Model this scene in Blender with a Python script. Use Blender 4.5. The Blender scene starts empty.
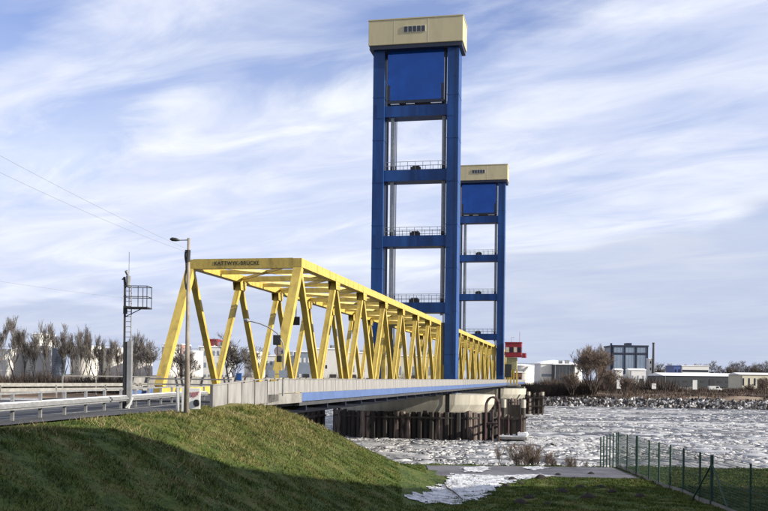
import bpy, math, random
import numpy as np
from mathutils import Vector, Matrix
random.seed(7); rng = np.random.default_rng(7)
scene = bpy.context.scene
C = scene.collection
R = math.radians

# ------------------------------------------------------------------ camera, sky, sun, exposure
EYE = 8.6                    # camera height above the river; river level is z = 0
FPX = 950.0                  # focal length in pixels of a 768 px wide picture
ROLL = 0.0115
TH = math.atan(188 / 950.0)  # heading of the bridge, clockwise from +Y
ST, CT = math.sin(TH), math.cos(TH)
cd = bpy.data.cameras.new('camera'); cam = bpy.data.objects.new('camera', cd); C.objects.link(cam)
cam.location = (0, 0, EYE); cam.rotation_euler = (R(90), -ROLL, 0)
cd.sensor_width = 36; cd.lens = FPX / 768 * 36; cd.shift_y = (377.5 - 255.5) / 768
cd.clip_start = 0.1; cd.clip_end = 20000
scene.camera = cam

SUN_AZ, SUN_EL = R(106.5), R(20)
SUN = Vector((math.sin(SUN_AZ) * math.cos(SUN_EL), math.cos(SUN_AZ) * math.cos(SUN_EL), math.sin(SUN_EL)))
sd = bpy.data.lights.new('sun', 'SUN'); so = bpy.data.objects.new('sun', sd); C.objects.link(so)
sd.energy = 5.0; sd.angle = R(0.5); sd.color = (1.0, 0.93, 0.80)
so.rotation_euler = SUN.to_track_quat('Z', 'Y').to_euler(); so.location = (60, -30, 60)

scene.view_settings.view_transform = 'Standard'
scene.view_settings.look = 'None'
scene.view_settings.exposure = 0.95
scene.view_settings.gamma = 1

world = bpy.data.worlds.new('World'); scene.world = world; world.use_nodes = True
def build_world():
    nt = world.node_tree; nt.nodes.clear(); N = nt.nodes.new; L = nt.links.new
    def M(op, a, b=None, c=None):
        n = N('ShaderNodeMath'); n.operation = op
        for i, s in enumerate((a, b, c)):
            if s is None: continue
            if isinstance(s, (int, float)): n.inputs[i].default_value = s
            else: L(s, n.inputs[i])
        return n.outputs[0]
    def ramp(src, p):
        n = N('ShaderNodeValToRGB'); L(src, n.inputs[0]); e = n.color_ramp.elements
        while len(e) < len(p): e.new(0.5)
        for k, (pos, col) in enumerate(p):
            e[k].position = pos; e[k].color = (*col, 1) if isinstance(col, tuple) else (col, col, col, 1)
        return n.outputs[0]
    out = N('ShaderNodeOutputWorld'); bg = N('ShaderNodeBackground'); L(bg.outputs[0], out.inputs[0])
    sky = N('ShaderNodeTexSky'); sky.sky_type = 'NISHITA'; sky.sun_disc = False
    sky.sun_elevation = SUN_EL; sky.sun_rotation = SUN_AZ; sky.air_density = 1.1; sky.dust_density = 0.6; sky.ozone_density = 2.5
    tc = N('ShaderNodeTexCoord'); sp = N('ShaderNodeSeparateXYZ'); L(tc.outputs['Generated'], sp.inputs[0])
    x, y, z = sp.outputs
    zz = M('ADD', M('MAXIMUM', z, 0.0), 0.10)
    px = M('DIVIDE', x, zz); py = M('DIVIDE', y, zz)
    cb = N('ShaderNodeCombineXYZ'); L(px, cb.inputs[0]); L(py, cb.inputs[1])
    # long cirrus streaks running away to the left
    def noise(rot, scale, sc, det, rough, dist, off=(0, 0, 0)):
        m = N('ShaderNodeMapping'); L(cb.outputs[0], m.inputs[0]); m.vector_type = 'TEXTURE'
        m.inputs['Rotation'].default_value[2] = rot; m.inputs['Scale'].default_value = scale; m.inputs['Location'].default_value = off
        n = N('ShaderNodeTexNoise'); n.inputs['Scale'].default_value = sc; n.inputs['Detail'].default_value = det
        n.inputs['Roughness'].default_value = rough; n.inputs['Distortion'].default_value = dist
        L(m.outputs[0], n.inputs['Vector']); return n.outputs['Fac']
    a = noise(R(-42), (1.8, 0.9, 1), 0.9, 8, 0.55, 0.7, SKY_OFF_A)
    b = noise(R(-36), (1.7, 0.8, 1), 2.6, 9, 0.58, 0.8, (3.1, 7.7, 0))
    c = noise(0, (1, 1, 1), 0.8, 3, 0.5, 0.4, SKY_OFF_C)
    s = M('ADD', M('ADD', M('MULTIPLY', a, 0.55), M('MULTIPLY', b, 0.30)), M('MULTIPLY', c, 0.25))
    # a broad rift of thinner cloud runs across the cover from lower left to upper right
    q = M('ADD', M('ADD', M('MULTIPLY', px, RIFT[0]), M('MULTIPLY', py, RIFT[1])), -RIFT[2])
    q = M('ADD', q, M('MULTIPLY', M('ADD', a, -0.5), 1.1))
    def bell(src, c0, w, amp):
        e = M('DIVIDE', M('ADD', src, -c0), w); e = M('MULTIPLY', e, e)
        return M('MULTIPLY', M('POWER', 2.718, M('MULTIPLY', e, -1.0)), amp)
    rift = M('ADD', bell(q, 0.0, 0.22, 0.21), bell(q, -0.62, 0.26, 0.16))
    s = M('SUBTRACT', s, rift)
    f = ramp(s, [(0.33, 0.12), (0.42, 0.45), (0.50, 0.80), (0.60, 1.0)])
    f = M('MAXIMUM', f, ramp(z, [(0.0, 1.0), (0.12, 0.96), (0.24, 0.5), (0.36, 0.0)]))
    shade = ramp(M('ADD', M('MULTIPLY', b, 0.6), M('MULTIPLY', c, 0.4)), [(0.34, (0.57, 0.65, 0.87)), (0.48, (0.70, 0.755, 0.92)), (0.64, (0.89, 0.925, 0.98))])
    # nearer the horizon the cover greys and turns lilac, more so to the right
    zl = M('ADD', M('SUBTRACT', z, M('MULTIPLY', M('ADD', x, -0.15), 0.16)), M('MULTIPLY', M('ADD', c, -0.5), 0.16))
    low = ramp(zl, [(0.0, 1.0), (0.08, 0.80), (0.128, 0.72), (0.150, 0.10), (0.30, 0.0)])
    hm = N('ShaderNodeMixRGB'); L(M('MULTIPLY', low, 0.85), hm.inputs[0]); L(shade, hm.inputs[1]); hm.inputs[2].default_value = (0.46, 0.525, 0.69, 1)
    skb = N('ShaderNodeMixRGB'); skb.blend_type = 'MULTIPLY'; skb.inputs[0].default_value = 1; L(sky.outputs[0], skb.inputs[1]); skb.inputs[2].default_value = (0.122, 0.108, 0.135, 1)
    cl = N('ShaderNodeMixRGB'); L(f, cl.inputs[0]); L(skb.outputs[0], cl.inputs[1])
    cs = N('ShaderNodeMixRGB'); cs.blend_type = 'MULTIPLY'; cs.inputs[0].default_value = 1; L(hm.outputs[0], cs.inputs[1]); cs.inputs[2].default_value = (0.75, 0.75, 0.75, 1)
    L(cs.outputs[0], cl.inputs[2])
    L(cl.outputs[0], bg.inputs[0]); bg.inputs[1].default_value = 0.76
SKY_OFF_A = (0.4, 1.2, 0); SKY_OFF_C = (2.3, 0.6, 0); RIFT = (0.678, 0.735, 1.507)
build_world()

# ------------------------------------------------------------------ helpers
def at(px, py, Z):
    """point seen at photograph pixel (px, py) standing Z metres in front of the camera"""
    dx, up = px - 384.0, 377.5 - py
    a, b = dx - ROLL * up, up + ROLL * dx
    return Vector((a * Z / FPX, Z, EYE + b * Z / FPX))
def br(v, u, z=0.0):
    """bridge frame (v across to the right, u along, z above eye level) -> world"""
    return Vector((v * CT + u * ST, -v * ST + u * CT, z + EYE))

def mat(name, col, rough=0.6, metal=0.0, var=0.12, vscale=2.0, col2=None, bump=0.0, bscale=8.0, streak=0.0, coord='Object', spec=0.5, mixlo=0.42, mixhi=0.62):
    kf = 0.90 if 'snow' in name else 0.78; col = tuple(c * kf for c in col); col2 = tuple(c * kf for c in col2) if col2 else None
    m = bpy.data.materials.new(name); m.use_nodes = True; nt = m.node_tree; N = nt.nodes.new; L = nt.links.new
    b = nt.nodes['Principled BSDF']; b.inputs['Roughness'].default_value = rough; b.inputs['Metallic'].default_value = metal
    b.inputs['Specular IOR Level'].default_value = spec
    tc = N('ShaderNodeTexCoord'); mp = N('ShaderNodeMapping'); L(tc.outputs[coord], mp.inputs[0])
    if streak: mp.inputs['Scale'].default_value = (1, 1, 1.0 / streak)
    n = N('ShaderNodeTexNoise'); n.inputs['Scale'].default_value = vscale; n.inputs['Detail'].default_value = 7; n.inputs['Roughness'].default_value = 0.65
    L(mp.outputs[0], n.inputs['Vector'])
    r = N('ShaderNodeValToRGB'); L(n.outputs['Fac'], r.inputs[0]); r.color_ramp.elements[0].position = mixlo; r.color_ramp.elements[1].position = mixhi
    c2 = col2 if col2 else tuple(c * (1 - 2 * var) for c in col)
    r.color_ramp.elements[0].color = (*c2, 1); r.color_ramp.elements[1].color = (*col, 1)
    L(r.outputs[0], b.inputs['Base Color'])
    if bump:
        n2 = N('ShaderNodeTexNoise'); n2.inputs['Scale'].default_value = bscale; n2.inputs['Detail'].default_value = 6; L(tc.outputs[coord], n2.inputs['Vector'])
        bp = N('ShaderNodeBump'); bp.inputs['Strength'].default_value = bump; bp.inputs['Distance'].default_value = 0.1; L(n2.outputs['Fac'], bp.inputs['Height']); L(bp.outputs[0], b.inputs['Normal'])
    return m

MT = dict(
    yellow=mat('yellow_paint', (0.57, 0.415, 0.085), 0.5, vscale=1.6, streak=3, col2=(0.34, 0.24, 0.05), mixlo=0.30, mixhi=0.52, bump=0.15, bscale=3),
    cream=mat('cream_cladding', (0.56, 0.48, 0.28), 0.5, var=0.05, vscale=0.6, streak=4),
    blue=mat('blue_paint', (0.018, 0.078, 0.27), 0.42, col2=(0.012, 0.048, 0.17), vscale=0.5, streak=6, spec=0.22),
    bluegloss=mat('gloss_blue_panel', (0.010, 0.08, 0.37), 0.07, metal=0.5, var=0.08, vscale=0.4, spec=0.4),
    bluegird=mat('blue_edge_girder', (0.10, 0.165, 0.36), 0.35, var=0.10, vscale=0.8),
    navy=mat('dark_blue_steel', (0.010, 0.018, 0.05), 0.5),
    dark=mat('dark_steel', (0.025, 0.026, 0.028), 0.6),
    black=mat('black_paint', (0.012, 0.012, 0.013), 0.5),
    glass=mat('dark_glass', (0.015, 0.02, 0.035), 0.1, var=0.0),
    zinc=mat('galvanised_steel', (0.33, 0.335, 0.34), 0.5, 0.3, var=0.12, vscale=5),
    rope=mat('steel_rope', (0.33, 0.35, 0.38), 0.5, 0.4),
    parapet=mat('pale_parapet_panel', (0.30, 0.29, 0.28), 0.7, var=0.20, vscale=1.2, streak=4),
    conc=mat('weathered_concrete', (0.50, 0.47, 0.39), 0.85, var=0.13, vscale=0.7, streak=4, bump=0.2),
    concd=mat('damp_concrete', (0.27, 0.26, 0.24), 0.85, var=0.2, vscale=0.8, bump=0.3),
    rustA=mat('rusty_sheet_steel', (0.026, 0.017, 0.014), 0.8, var=0.3, vscale=1.5, col2=(0.009, 0.007, 0.007), streak=4, bump=0.3),
    rustB=mat('pale_scraped_sheet_steel', (0.22, 0.165, 0.14), 0.8, vscale=1.3, col2=(0.022, 0.016, 0.014), streak=5, bump=0.3, mixlo=0.45, mixhi=0.6),
    wood=mat('wet_timber', (0.06, 0.045, 0.035), 0.8, var=0.3, vscale=2, streak=6, bump=0.3),
    maroon=mat('maroon_steel', (0.055, 0.020, 0.020), 0.6, var=0.25, vscale=2),
    red=mat('red_paint', (0.30, 0.014, 0.026), 0.45, var=0.1),
    white=mat('white_paint', (0.78, 0.78, 0.76), 0.5, var=0.06, vscale=1.5),
    whiteT=mat('white_tank_paint', (0.78, 0.76, 0.71), 0.55, var=0.07, vscale=0.25, streak=5),
    offw=mat('cream_render', (0.66, 0.62, 0.48), 0.8, var=0.06),
    pink=mat('pink_brick', (0.42, 0.25, 0.22), 0.8, var=0.1),
    greyb=mat('grey_cladding', (0.25, 0.30, 0.37), 0.5, var=0.08, vscale=0.3),
    bluec=mat('blue_cladding', (0.07, 0.12, 0.36), 0.5),
    hall=mat('dark_hall_cladding', (0.035, 0.045, 0.055), 0.6),
    brick=mat('brown_brick', (0.20, 0.10, 0.06), 0.85, var=0.2, vscale=3),
    snow=mat('snow', (0.82, 0.83, 0.85), 0.9, var=0.04, vscale=3, bump=0.4, bscale=5),
    bark=mat('bare_bark', (0.095, 0.075, 0.062), 0.9, var=0.2),
    twig=mat('bare_twigs', (0.155, 0.135, 0.12), 0.9, var=0.15, vscale=0.5),
    twigr=mat('warm_twigs', (0.21, 0.155, 0.12), 0.9, var=0.15, vscale=0.3),
    scrub=mat('brown_scrub', (0.09, 0.060, 0.045), 0.95, vscale=0.12, col2=(0.035, 0.026, 0.022)),
    reed=mat('dry_reed', (0.12, 0.080, 0.055), 0.9, vscale=0.15, col2=(0.05, 0.034, 0.025)),
    fence=mat('green_fence_coating', (0.015, 0.060, 0.045), 0.5),
    soil=mat('dark_soil', (0.020, 0.015, 0.011), 0.95, bump=0.6, bscale=10),
    asph=mat('asphalt', (0.060, 0.062, 0.072), 0.85, var=0.15, vscale=1.2, bump=0.2, bscale=40),
    redmark=mat('red_spray_paint', (0.62, 0.05, 0.07), 0.6),
)

class MB:
    """collects boxes, beams and tubes for ONE mesh object"""
    def __init__(s): s.v = []; s.f = []; s.smooth = False
    def box(s, x0, x1, y0, y1, z0, z1):
        b = len(s.v)
        s.v += [(x, y, z) for z in (z0, z1) for x, y in ((x0, y0), (x1, y0), (x1, y1), (x0, y1))]
        s.f += [[b + i for i in q] for q in ((0, 3, 2, 1), (4, 5, 6, 7), (0, 1, 5, 4), (1, 2, 6, 5), (2, 3, 7, 6), (3, 0, 4, 7))]
        return s
    def beam(s, p, q, w, h, up=(0, 0, 1)):
        p, q = Vector(p), Vector(q); d = (q - p).normalized(); up = Vector(up)
        sd = d.cross(up)
        if sd.length < 1e-4: sd = d.cross(Vector((0, 1, 0)))
        sd.normalize(); u2 = sd.cross(d).normalized(); b = len(s.v)
        for c in (p, q):
            for a, e in ((-1, -1), (1, -1), (1, 1), (-1, 1)): s.v.append(tuple(c + sd * (a * w / 2) + u2 * (e * h / 2)))
        s.f += [[b + i for i in q_] for q_ in ((3, 2, 1, 0), (4, 5, 6, 7), (0, 1, 5, 4), (1, 2, 6, 5), (2, 3, 7, 6), (3, 0, 4, 7))]
        return s
    def tube(s, pts, r, n=6, cap=True):
        pts = [Vector(p) for p in pts]; rs = r if isinstance(r, (list, tuple)) else [r] * len(pts); b = len(s.v)
        for i, p in enumerate(pts):
            d = (pts[min(i + 1, len(pts) - 1)] - pts[max(i - 1, 0)]).normalized()
            a = d.cross(Vector((0, 0, 1))) if abs(d.z) < 0.95 else d.cross(Vector((0, 1, 0)))
            a.normalize(); c = d.cross(a)
            for k in range(n):
                t = 2 * math.pi * k / n; s.v.append(tuple(p + (a * math.cos(t) + c * math.sin(t)) * rs[i]))
        for i in range(len(pts) - 1):
            for k in range(n):
                k2 = (k + 1) % n; s.f.append([b + i * n + k, b + i * n + k2, b + (i + 1) * n + k2, b + (i + 1) * n + k])
        if cap: s.f.append([b + k for k in range(n)][::-1]); s.f.append([b + (len(pts) - 1) * n + k for k in range(n)])
        return s
    def prism(s, poly, z0, z1):
        b = len(s.v); n = len(poly)
        s.v += [(x, y, z0) for x, y in poly] + [(x, y, z1) for x, y in poly]
        s.f.append([b + i for i in range(n)][::-1]); s.f.append([b + n + i for i in range(n)])
        for i in range(n): j = (i + 1) % n; s.f.append([b + i, b + j, b + n + j, b + n + i])
        return s
    def lathe(s, cx, cy, prof, n=24):
        b = len(s.v)
        for r, z in prof:
            for k in range(n): t = 2 * math.pi * k / n; s.v.append((cx + r * math.cos(t), cy + r * math.sin(t), z))
        for i in range(len(prof) - 1):
            for k in range(n): k2 = (k + 1) % n; s.f.append([b + i * n + k, b + i * n + k2, b + (i + 1) * n + k2, b + (i + 1) * n + k])
        s.f.append([b + k for k in range(n)][::-1]); s.f.append([b + (len(prof) - 1) * n + k for k in range(n)])
        return s
    def quad(s, *p):
        b = len(s.v); s.v += [tuple(q) for q in p]; s.f.append([b + i for i in range(len(p))]); return s

def cum(o):
    v = Vector((0, 0, 0))
    while o is not None: v += o.location; o = o.parent
    return v
def origin(parent): return Vector(parent['_o']) if parent is not None and '_o' in parent else Vector((0, 0, 0))
def obj(name, mb, m, parent=None, label=None, smooth=False, loc=None, bevel=0.0):
    me = bpy.data.meshes.new(name)
    off = origin(parent) if parent is not None else (Vector(loc) if loc is not None else Vector((0, 0, 0)))
    me.from_pydata([(a - off.x, b - off.y, c - off.z) for a, b, c in mb.v], [], mb.f); me.update()
    if smooth: me.polygons.foreach_set('use_smooth', [True] * len(me.polygons))
    me.materials.append(m)
    o = bpy.data.objects.new(name, me); C.objects.link(o)
    if parent is not None: o.parent = parent; o['_o'] = list(off)
    elif loc is not None: o.location = off
    if label: o['label'] = label
    if bevel:
        bv = o.modifiers.new('bevel', 'BEVEL'); bv.width = bevel; bv.segments = 2; bv.limit_method = 'ANGLE'
    return o
def npobj(name, V, F, m, parent=None, smooth=False, loc=None):
    """big triangle / quad meshes from numpy arrays"""
    V = np.asarray(V, dtype=np.float32); F = np.asarray(F, dtype=np.int32)
    off = origin(parent) if parent is not None else (Vector(loc) if loc is not None else Vector((0, 0, 0)))
    V = V - np.array(off, dtype=np.float32)
    me = bpy.data.meshes.new(name); k = F.shape[1]
    me.vertices.add(len(V)); me.vertices.foreach_set('co', V.ravel())
    me.loops.add(F.size); me.loops.foreach_set('vertex_index', F.ravel())
    me.polygons.add(len(F)); me.polygons.foreach_set('loop_start', np.arange(0, F.size, k, dtype=np.int32))
    me.polygons.foreach_set('loop_total', np.full(len(F), k, dtype=np.int32))
    me.update(calc_edges=True); me.validate()
    if smooth: me.polygons.foreach_set('use_smooth', [True] * len(me.polygons))
    me.materials.append(m); o = bpy.data.objects.new(name, me); C.objects.link(o)
    if parent is not None: o.parent = parent; o['_o'] = list(off)
    elif loc is not None: o.location = off
    return o
def tag(o, label=None, cat=None, group=None, kind=None):
    if label: o['label'] = label
    if cat: o['category'] = cat
    if group: o['group'] = group
    if kind: o['kind'] = kind
    return o
def thing(name, label, cat, loc, group=None):
    """Empty standing in the world frame"""
    o = bpy.data.objects.new(name, None); C.objects.link(o); o.location = loc; o['_o'] = list(loc); o.empty_display_size = 0.5
    return tag(o, label, cat, group)
def bthing(name, label, cat, v, u, z, group=None):
    """Empty turned to the bridge; children are written in bridge coordinates (v, u, z above eye)"""
    o = bpy.data.objects.new(name, None); C.objects.link(o); o.location = br(v, u, z); o.rotation_euler = (0, 0, -TH); o['_o'] = [v, u, z]
    return tag(o, label, cat, group)
def copy_tree(o, parent=None):
    c = o.copy(); C.objects.link(c)
    if parent is not None: c.parent = parent
    for ch in list(o.children): copy_tree(ch, c)
    return c

# ------------------------------------------------------------------ terrain
def sst(a, b, x): t = np.clip((x - a) / (b - a), 0, 1); return t * t * (3 - 2 * t)
def vnoise(x, y, s, seed=0):
    x = x / s + seed * 17.3; y = y / s + seed * 9.1
    return (np.sin(x * 1.7 + 1.3 * np.sin(y * 1.1)) + np.sin(y * 2.1 + 1.7 * np.sin(x * 0.9 + 2)) + np.sin((x + y) * 1.3 + 0.7)) / 3
def edge_x(Y):    # right-hand edge of the road embankment
    return np.interp(Y, [-60, 0, 16, 25.6, 34, 40, 46, 52], [-22, -15, -12.4, -10.6, -9.5, -8.3, -7.9, -7.7])
def back_y(X):    # river-side edge of the embankment
    return np.interp(X, [-400, -60, -42, -34, -24, -12, -7, 0], [150, 140, 110, 62, 54, 50.5, 50, 50])
def ground_z(X, Y):
    """height above eye level"""
    X = np.asarray(X, float); Y = np.asarray(Y, float)
    base = -5.25 - np.clip((Y - 57.6), 0, None) / 2.0
    base = np.maximum(base, -11.0)
    ex = edge_x(Y); dx = np.clip(X - ex, 0, None); dy = np.clip(Y - back_y(X), 0, None)
    s = np.hypot(dx, dy)
    top = -1.52
    h = 1 - sst(0.3, 11.5, s)
    hump = base + (top - np.maximum(base, -5.25 - 0.0 * Y)) * h
    far = np.clip((Y - 57.6) / 12, 0, 1)
    z = hump
    spur = 3.6 * (1 - sst(3, 30, Y)) * sst(-14, -4, X)
    z = np.maximum(z, -5.25 + spur - 6 * (Y > 40))
    on = sst(0, 1.5, dx + dy)
    z = z + on * (0.09 * vnoise(X, Y, 1.6, 1) + 0.05 * vnoise(X, Y, 0.5, 2)) * (Y < 60)
    z = z + 0.34 * np.exp(-((Y - 45.0) / 4.5) ** 2 - ((X - ex - 0.9) / 1.3) ** 2) * (X > ex - 0.4)
    # flat bench where the riverside path lies
    pth = sst(49.5, 51.0, Y) * (1 - sst(57.0, 57.8, Y)) * sst(1.5, 4, X)
    z = z * (1 - pth) + (-5.25) * pth
    return z
def grid(xs, ys, zf, name, m, kind='structure', zoff=0.0, mask=None):
    XX, YY = np.meshgrid(xs, ys); ZZ = zf(XX, YY) + EYE + zoff
    V = np.stack([XX, YY, ZZ], -1).reshape(-1, 3); nx = len(xs)
    i, j = np.meshgrid(np.arange(len(xs) - 1), np.arange(len(ys) - 1)); a = (j * nx + i).ravel()
    F = np.stack([a, a + 1, a + 1 + nx, a + nx], -1)
    if mask is not None:
        cx = (XX[:-1, :-1] + XX[1:, 1:]) / 2; cy = (YY[:-1, :-1] + YY[1:, 1:]) / 2
        F = F[mask(cx, cy).ravel()]
    o = npobj(name, V, F, m, smooth=True); tag(o, kind=kind); return o

def grass_material(name, lift=0.0):
    m = bpy.data.materials.new(name); m.use_nodes = True; nt = m.node_tree; N = nt.nodes.new; L = nt.links.new
    b = nt.nodes['Principled BSDF']; b.inputs['Roughness'].default_value = 0.85; b.inputs['Specular IOR Level'].default_value = 0.2
    tc = N('ShaderNodeNewGeometry')
    def no(sc, det=5):
        n = N('ShaderNodeTexNoise'); n.inputs['Scale'].default_value = sc; n.inputs['Detail'].default_value = det; n.inputs['Roughness'].default_value = 0.6; L(tc.outputs['Position'], n.inputs['Vector']); return n.outputs['Fac']
    def rp(f, *p):
        r = N('ShaderNodeValToRGB'); L(f, r.inputs[0]); e = r.color_ramp.elements
        while len(e) < len(p): e.new(.5)
        for k, (a, c) in enumerate(p): e[k].position = a; e[k].color = (*c, 1)
        return r.outputs[0]
    k = (1 + lift) * 0.58
    c1 = rp(no(0.9), (0.38, (0.035 * k, 0.070 * k, 0.010 * k)), (0.50, (0.088 * k, 0.140 * k, 0.020 * k)), (0.62, (0.17 * k, 0.165 * k, 0.050 * k)))
    c2 = rp(no(7.0), (0.40, (0.028 * k, 0.040 * k, 0.010 * k)), (0.60, (0.145 * k, 0.180 * k, 0.042 * k)))
    mx = N('ShaderNodeMixRGB'); mx.inputs[0].default_value = 0.42; L(c1, mx.inputs[1]); L(c2, mx.inputs[2])
    # dry tan on the bank top; shaded foreground painted darker by leaving it out
    sp = N('ShaderNodeSeparateXYZ'); L(tc.outputs['Position'], sp.inputs[0])
    hr = N('ShaderNodeMapRange'); L(sp.outputs[2], hr.inputs[0]); hr.inputs[1].default_value = EYE - 4.4; hr.inputs[2].default_value = EYE - 1.8; hr.inputs[3].default_value = 0; hr.inputs[4].default_value = 0.55
    yr = N('ShaderNodeMapRange'); L(sp.outputs[1], yr.inputs[0]); yr.inputs[1].default_value = 30; yr.inputs[2].default_value = 42
    mu = N('ShaderNodeMath'); mu.operation = 'MULTIPLY'; L(hr.outputs[0], mu.inputs[0]); L(yr.outputs[0], mu.inputs[1])
    nz = N('ShaderNodeMath'); nz.operation = 'MULTIPLY'; L(mu.outputs[0], nz.inputs[0]); L(rp(no(1.6), (0.35, (0, 0, 0)), (0.6, (1, 1, 1))), nz.inputs[1])
    m2 = N('ShaderNodeMixRGB'); L(nz.outputs[0], m2.inputs[0]); L(mx.outputs[0], m2.inputs[1]); m2.inputs[2].default_value = (0.36 * k, 0.285 * k, 0.12 * k, 1)
    L(m2.outputs[0], b.inputs['Base Color'])
    return m
GR = grass_material('grass_turf'); GB = grass_material('grass_blades', 0.25)

xs = np.concatenate([np.arange(-420, -60, 12), np.arange(-60, -20, 1.5), np.arange(-20, 22, 0.3), np.arange(22, 60, 1.5), np.arange(60, 400, 12)])
ys = np.concatenate([np.arange(-60, 0, 3), np.arange(0, 20, 0.8), np.arange(20, 62, 0.3), np.arange(62, 92, 1.5), np.arange(92, 170, 6)])
grid(xs, ys, ground_z, 'ground', GR)

# ground beyond the river: bank, brown flat land, out to the horizon
def far_shore(X): return np.interp(X, [-900, -200, -60, 20, 60, 130, 400, 900], [420, 345, 330, 318, 312, 292, 270, 240])
def far_z(X, Y):
    d = Y - far_shore(X)
    z = np.interp(d, [-12, -3, 0, 6, 12, 30, 80, 400, 20000], [-11, -9.4, -8.4, -6.6, -5.2, -4.3, -3.4, -3.0, -3.0])
    return z + 0.35 * vnoise(X, Y, 9, 3) * ((d > 8) & (d < 200)) + 0.2 * vnoise(X, Y, 3, 4) * ((d > 2) & (d < 90))
FLAND = bpy.data.materials.new('winter_bank_soil'); FLAND.use_nodes = True
def fland():
    nt = FLAND.node_tree; N = nt.nodes.new; L = nt.links.new; b = nt.nodes['Principled BSDF']; b.inputs['Roughness'].default_value = 0.95
    g = N('ShaderNodeNewGeometry'); mp = N('ShaderNodeMapping'); L(g.outputs['Position'], mp.inputs[0]); mp.inputs['Scale'].default_value = (0.03, 0.16, 0.5)
    n = N('ShaderNodeTexNoise'); n.inputs['Scale'].default_value = 1.0; n.inputs['Detail'].default_value = 8; n.inputs['Roughness'].default_value = 0.7; L(mp.outputs[0], n.inputs['Vector'])
    r = N('ShaderNodeValToRGB'); L(n.outputs['Fac'], r.inputs[0]); e = r.color_ramp.elements
    e.new(.5); e.new(.6)
    for k, (a, c) in enumerate([(0.36, (0.030, 0.022, 0.018)), (0.48, (0.085, 0.055, 0.040)), (0.58, (0.20, 0.14, 0.09)), (0.68, (0.30, 0.25, 0.21))]): e[k].position = a; e[k].color = (*c, 1)
    L(r.outputs[0], b.inputs['Base Color'])
fland()
xf = np.concatenate([np.arange(-3000, -400, 200), np.arange(-400, 400, 4), np.arange(400, 3200, 200)])
dl = np.concatenate([np.arange(-12, 40, 1.2), np.arange(40, 120, 5), np.arange(120, 400, 40), [500, 800, 1500, 3000, 6000, 12000]])
XX, DD = np.meshgrid(xf, dl); YY = far_shore(XX) + DD; ZZ = far_z(XX, YY) + EYE
V = np.stack([XX, YY, ZZ], -1).reshape(-1, 3); nx = len(xf)
ii, jj = np.meshgrid(np.arange(nx - 1), np.arange(len(dl) - 1)); a = (jj * nx + ii).ravel()
tag(npobj('far_bank', V, np.stack([a, a + 1, a + 1 + nx, a + nx], -1), FLAND, smooth=True), kind='structure')

# ------------------------------------------------------------------ river with drift ice
WAT = bpy.data.materials.new('river_brash_ice'); WAT.use_nodes = True
def watm():
    nt = WAT.node_tree; N = nt.nodes.new; L = nt.links.new; b = nt.nodes['Principled BSDF']
    g = N('ShaderNodeNewGeometry')
    def no(scale, sc, det, rough=0.65, dist=0.0):
        mp = N('ShaderNodeMapping'); L(g.outputs['Position'], mp.inputs[0]); mp.inputs['Scale'].default_value = scale
        n = N('ShaderNodeTexNoise'); n.inputs['Scale'].default_value = sc; n.inputs['Detail'].default_value = det; n.inputs['Roughness'].default_value = rough; n.inputs['Distortion'].default_value = dist
        L(mp.outputs[0], n.inputs['Vector']); return n.outputs['Fac']
    big = no((0.22, 1.0, 1), 0.060, 5, 0.6, 0.8)      # long leads of open water
    fine = no((0.7, 1, 1), 1.1, 8, 0.8)
    ad = N('ShaderNodeMath'); ad.operation = 'MULTIPLY_ADD'; L(big, ad.inputs[0]); ad.inputs[1].default_value = 0.62; 
    m2 = N('ShaderNodeMath'); m2.operation = 'MULTIPLY'; L(fine, m2.inputs[0]); m2.inputs[1].default_value = 0.62; L(m2.outputs[0], ad.inputs[2])
    r = N('ShaderNodeValToRGB'); L(ad.outputs[0], r.inputs[0]); e = r.color_ramp.elements; e.new(.5); e.new(.6)
    for k, (a_, c) in enumerate([(0.57, (0.030, 0.033, 0.042)), (0.615, (0.11, 0.115, 0.13)), (0.66, (0.32, 0.32, 0.325)), (0.73, (0.56, 0.55, 0.545))]): e[k].position = a_; e[k].color = (*c, 1)
    L(r.outputs[0], b.inputs['Base Color'])
    rr = N('ShaderNodeMapRange'); L(ad.outputs[0], rr.inputs[0]); rr.inputs[1].default_value = 0.52; rr.inputs[2].default_value = 0.62; rr.inputs[3].default_value = 0.12; rr.inputs[4].default_value = 0.85
    L(rr.outputs[0], b.inputs['Roughness'])
    bp = N('ShaderNodeBump'); bp.inputs['Strength'].default_value = 1.0; bp.inputs['Distance'].default_value = 0.5; L(fine, bp.inputs['Height']); L(bp.outputs[0], b.inputs['Normal'])
watm()
tag(obj('river', MB().quad((-3000, 40, 0), (3000, 40, 0), (3000, 460, 0), (-3000, 460, 0)), WAT), kind='structure')

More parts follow.
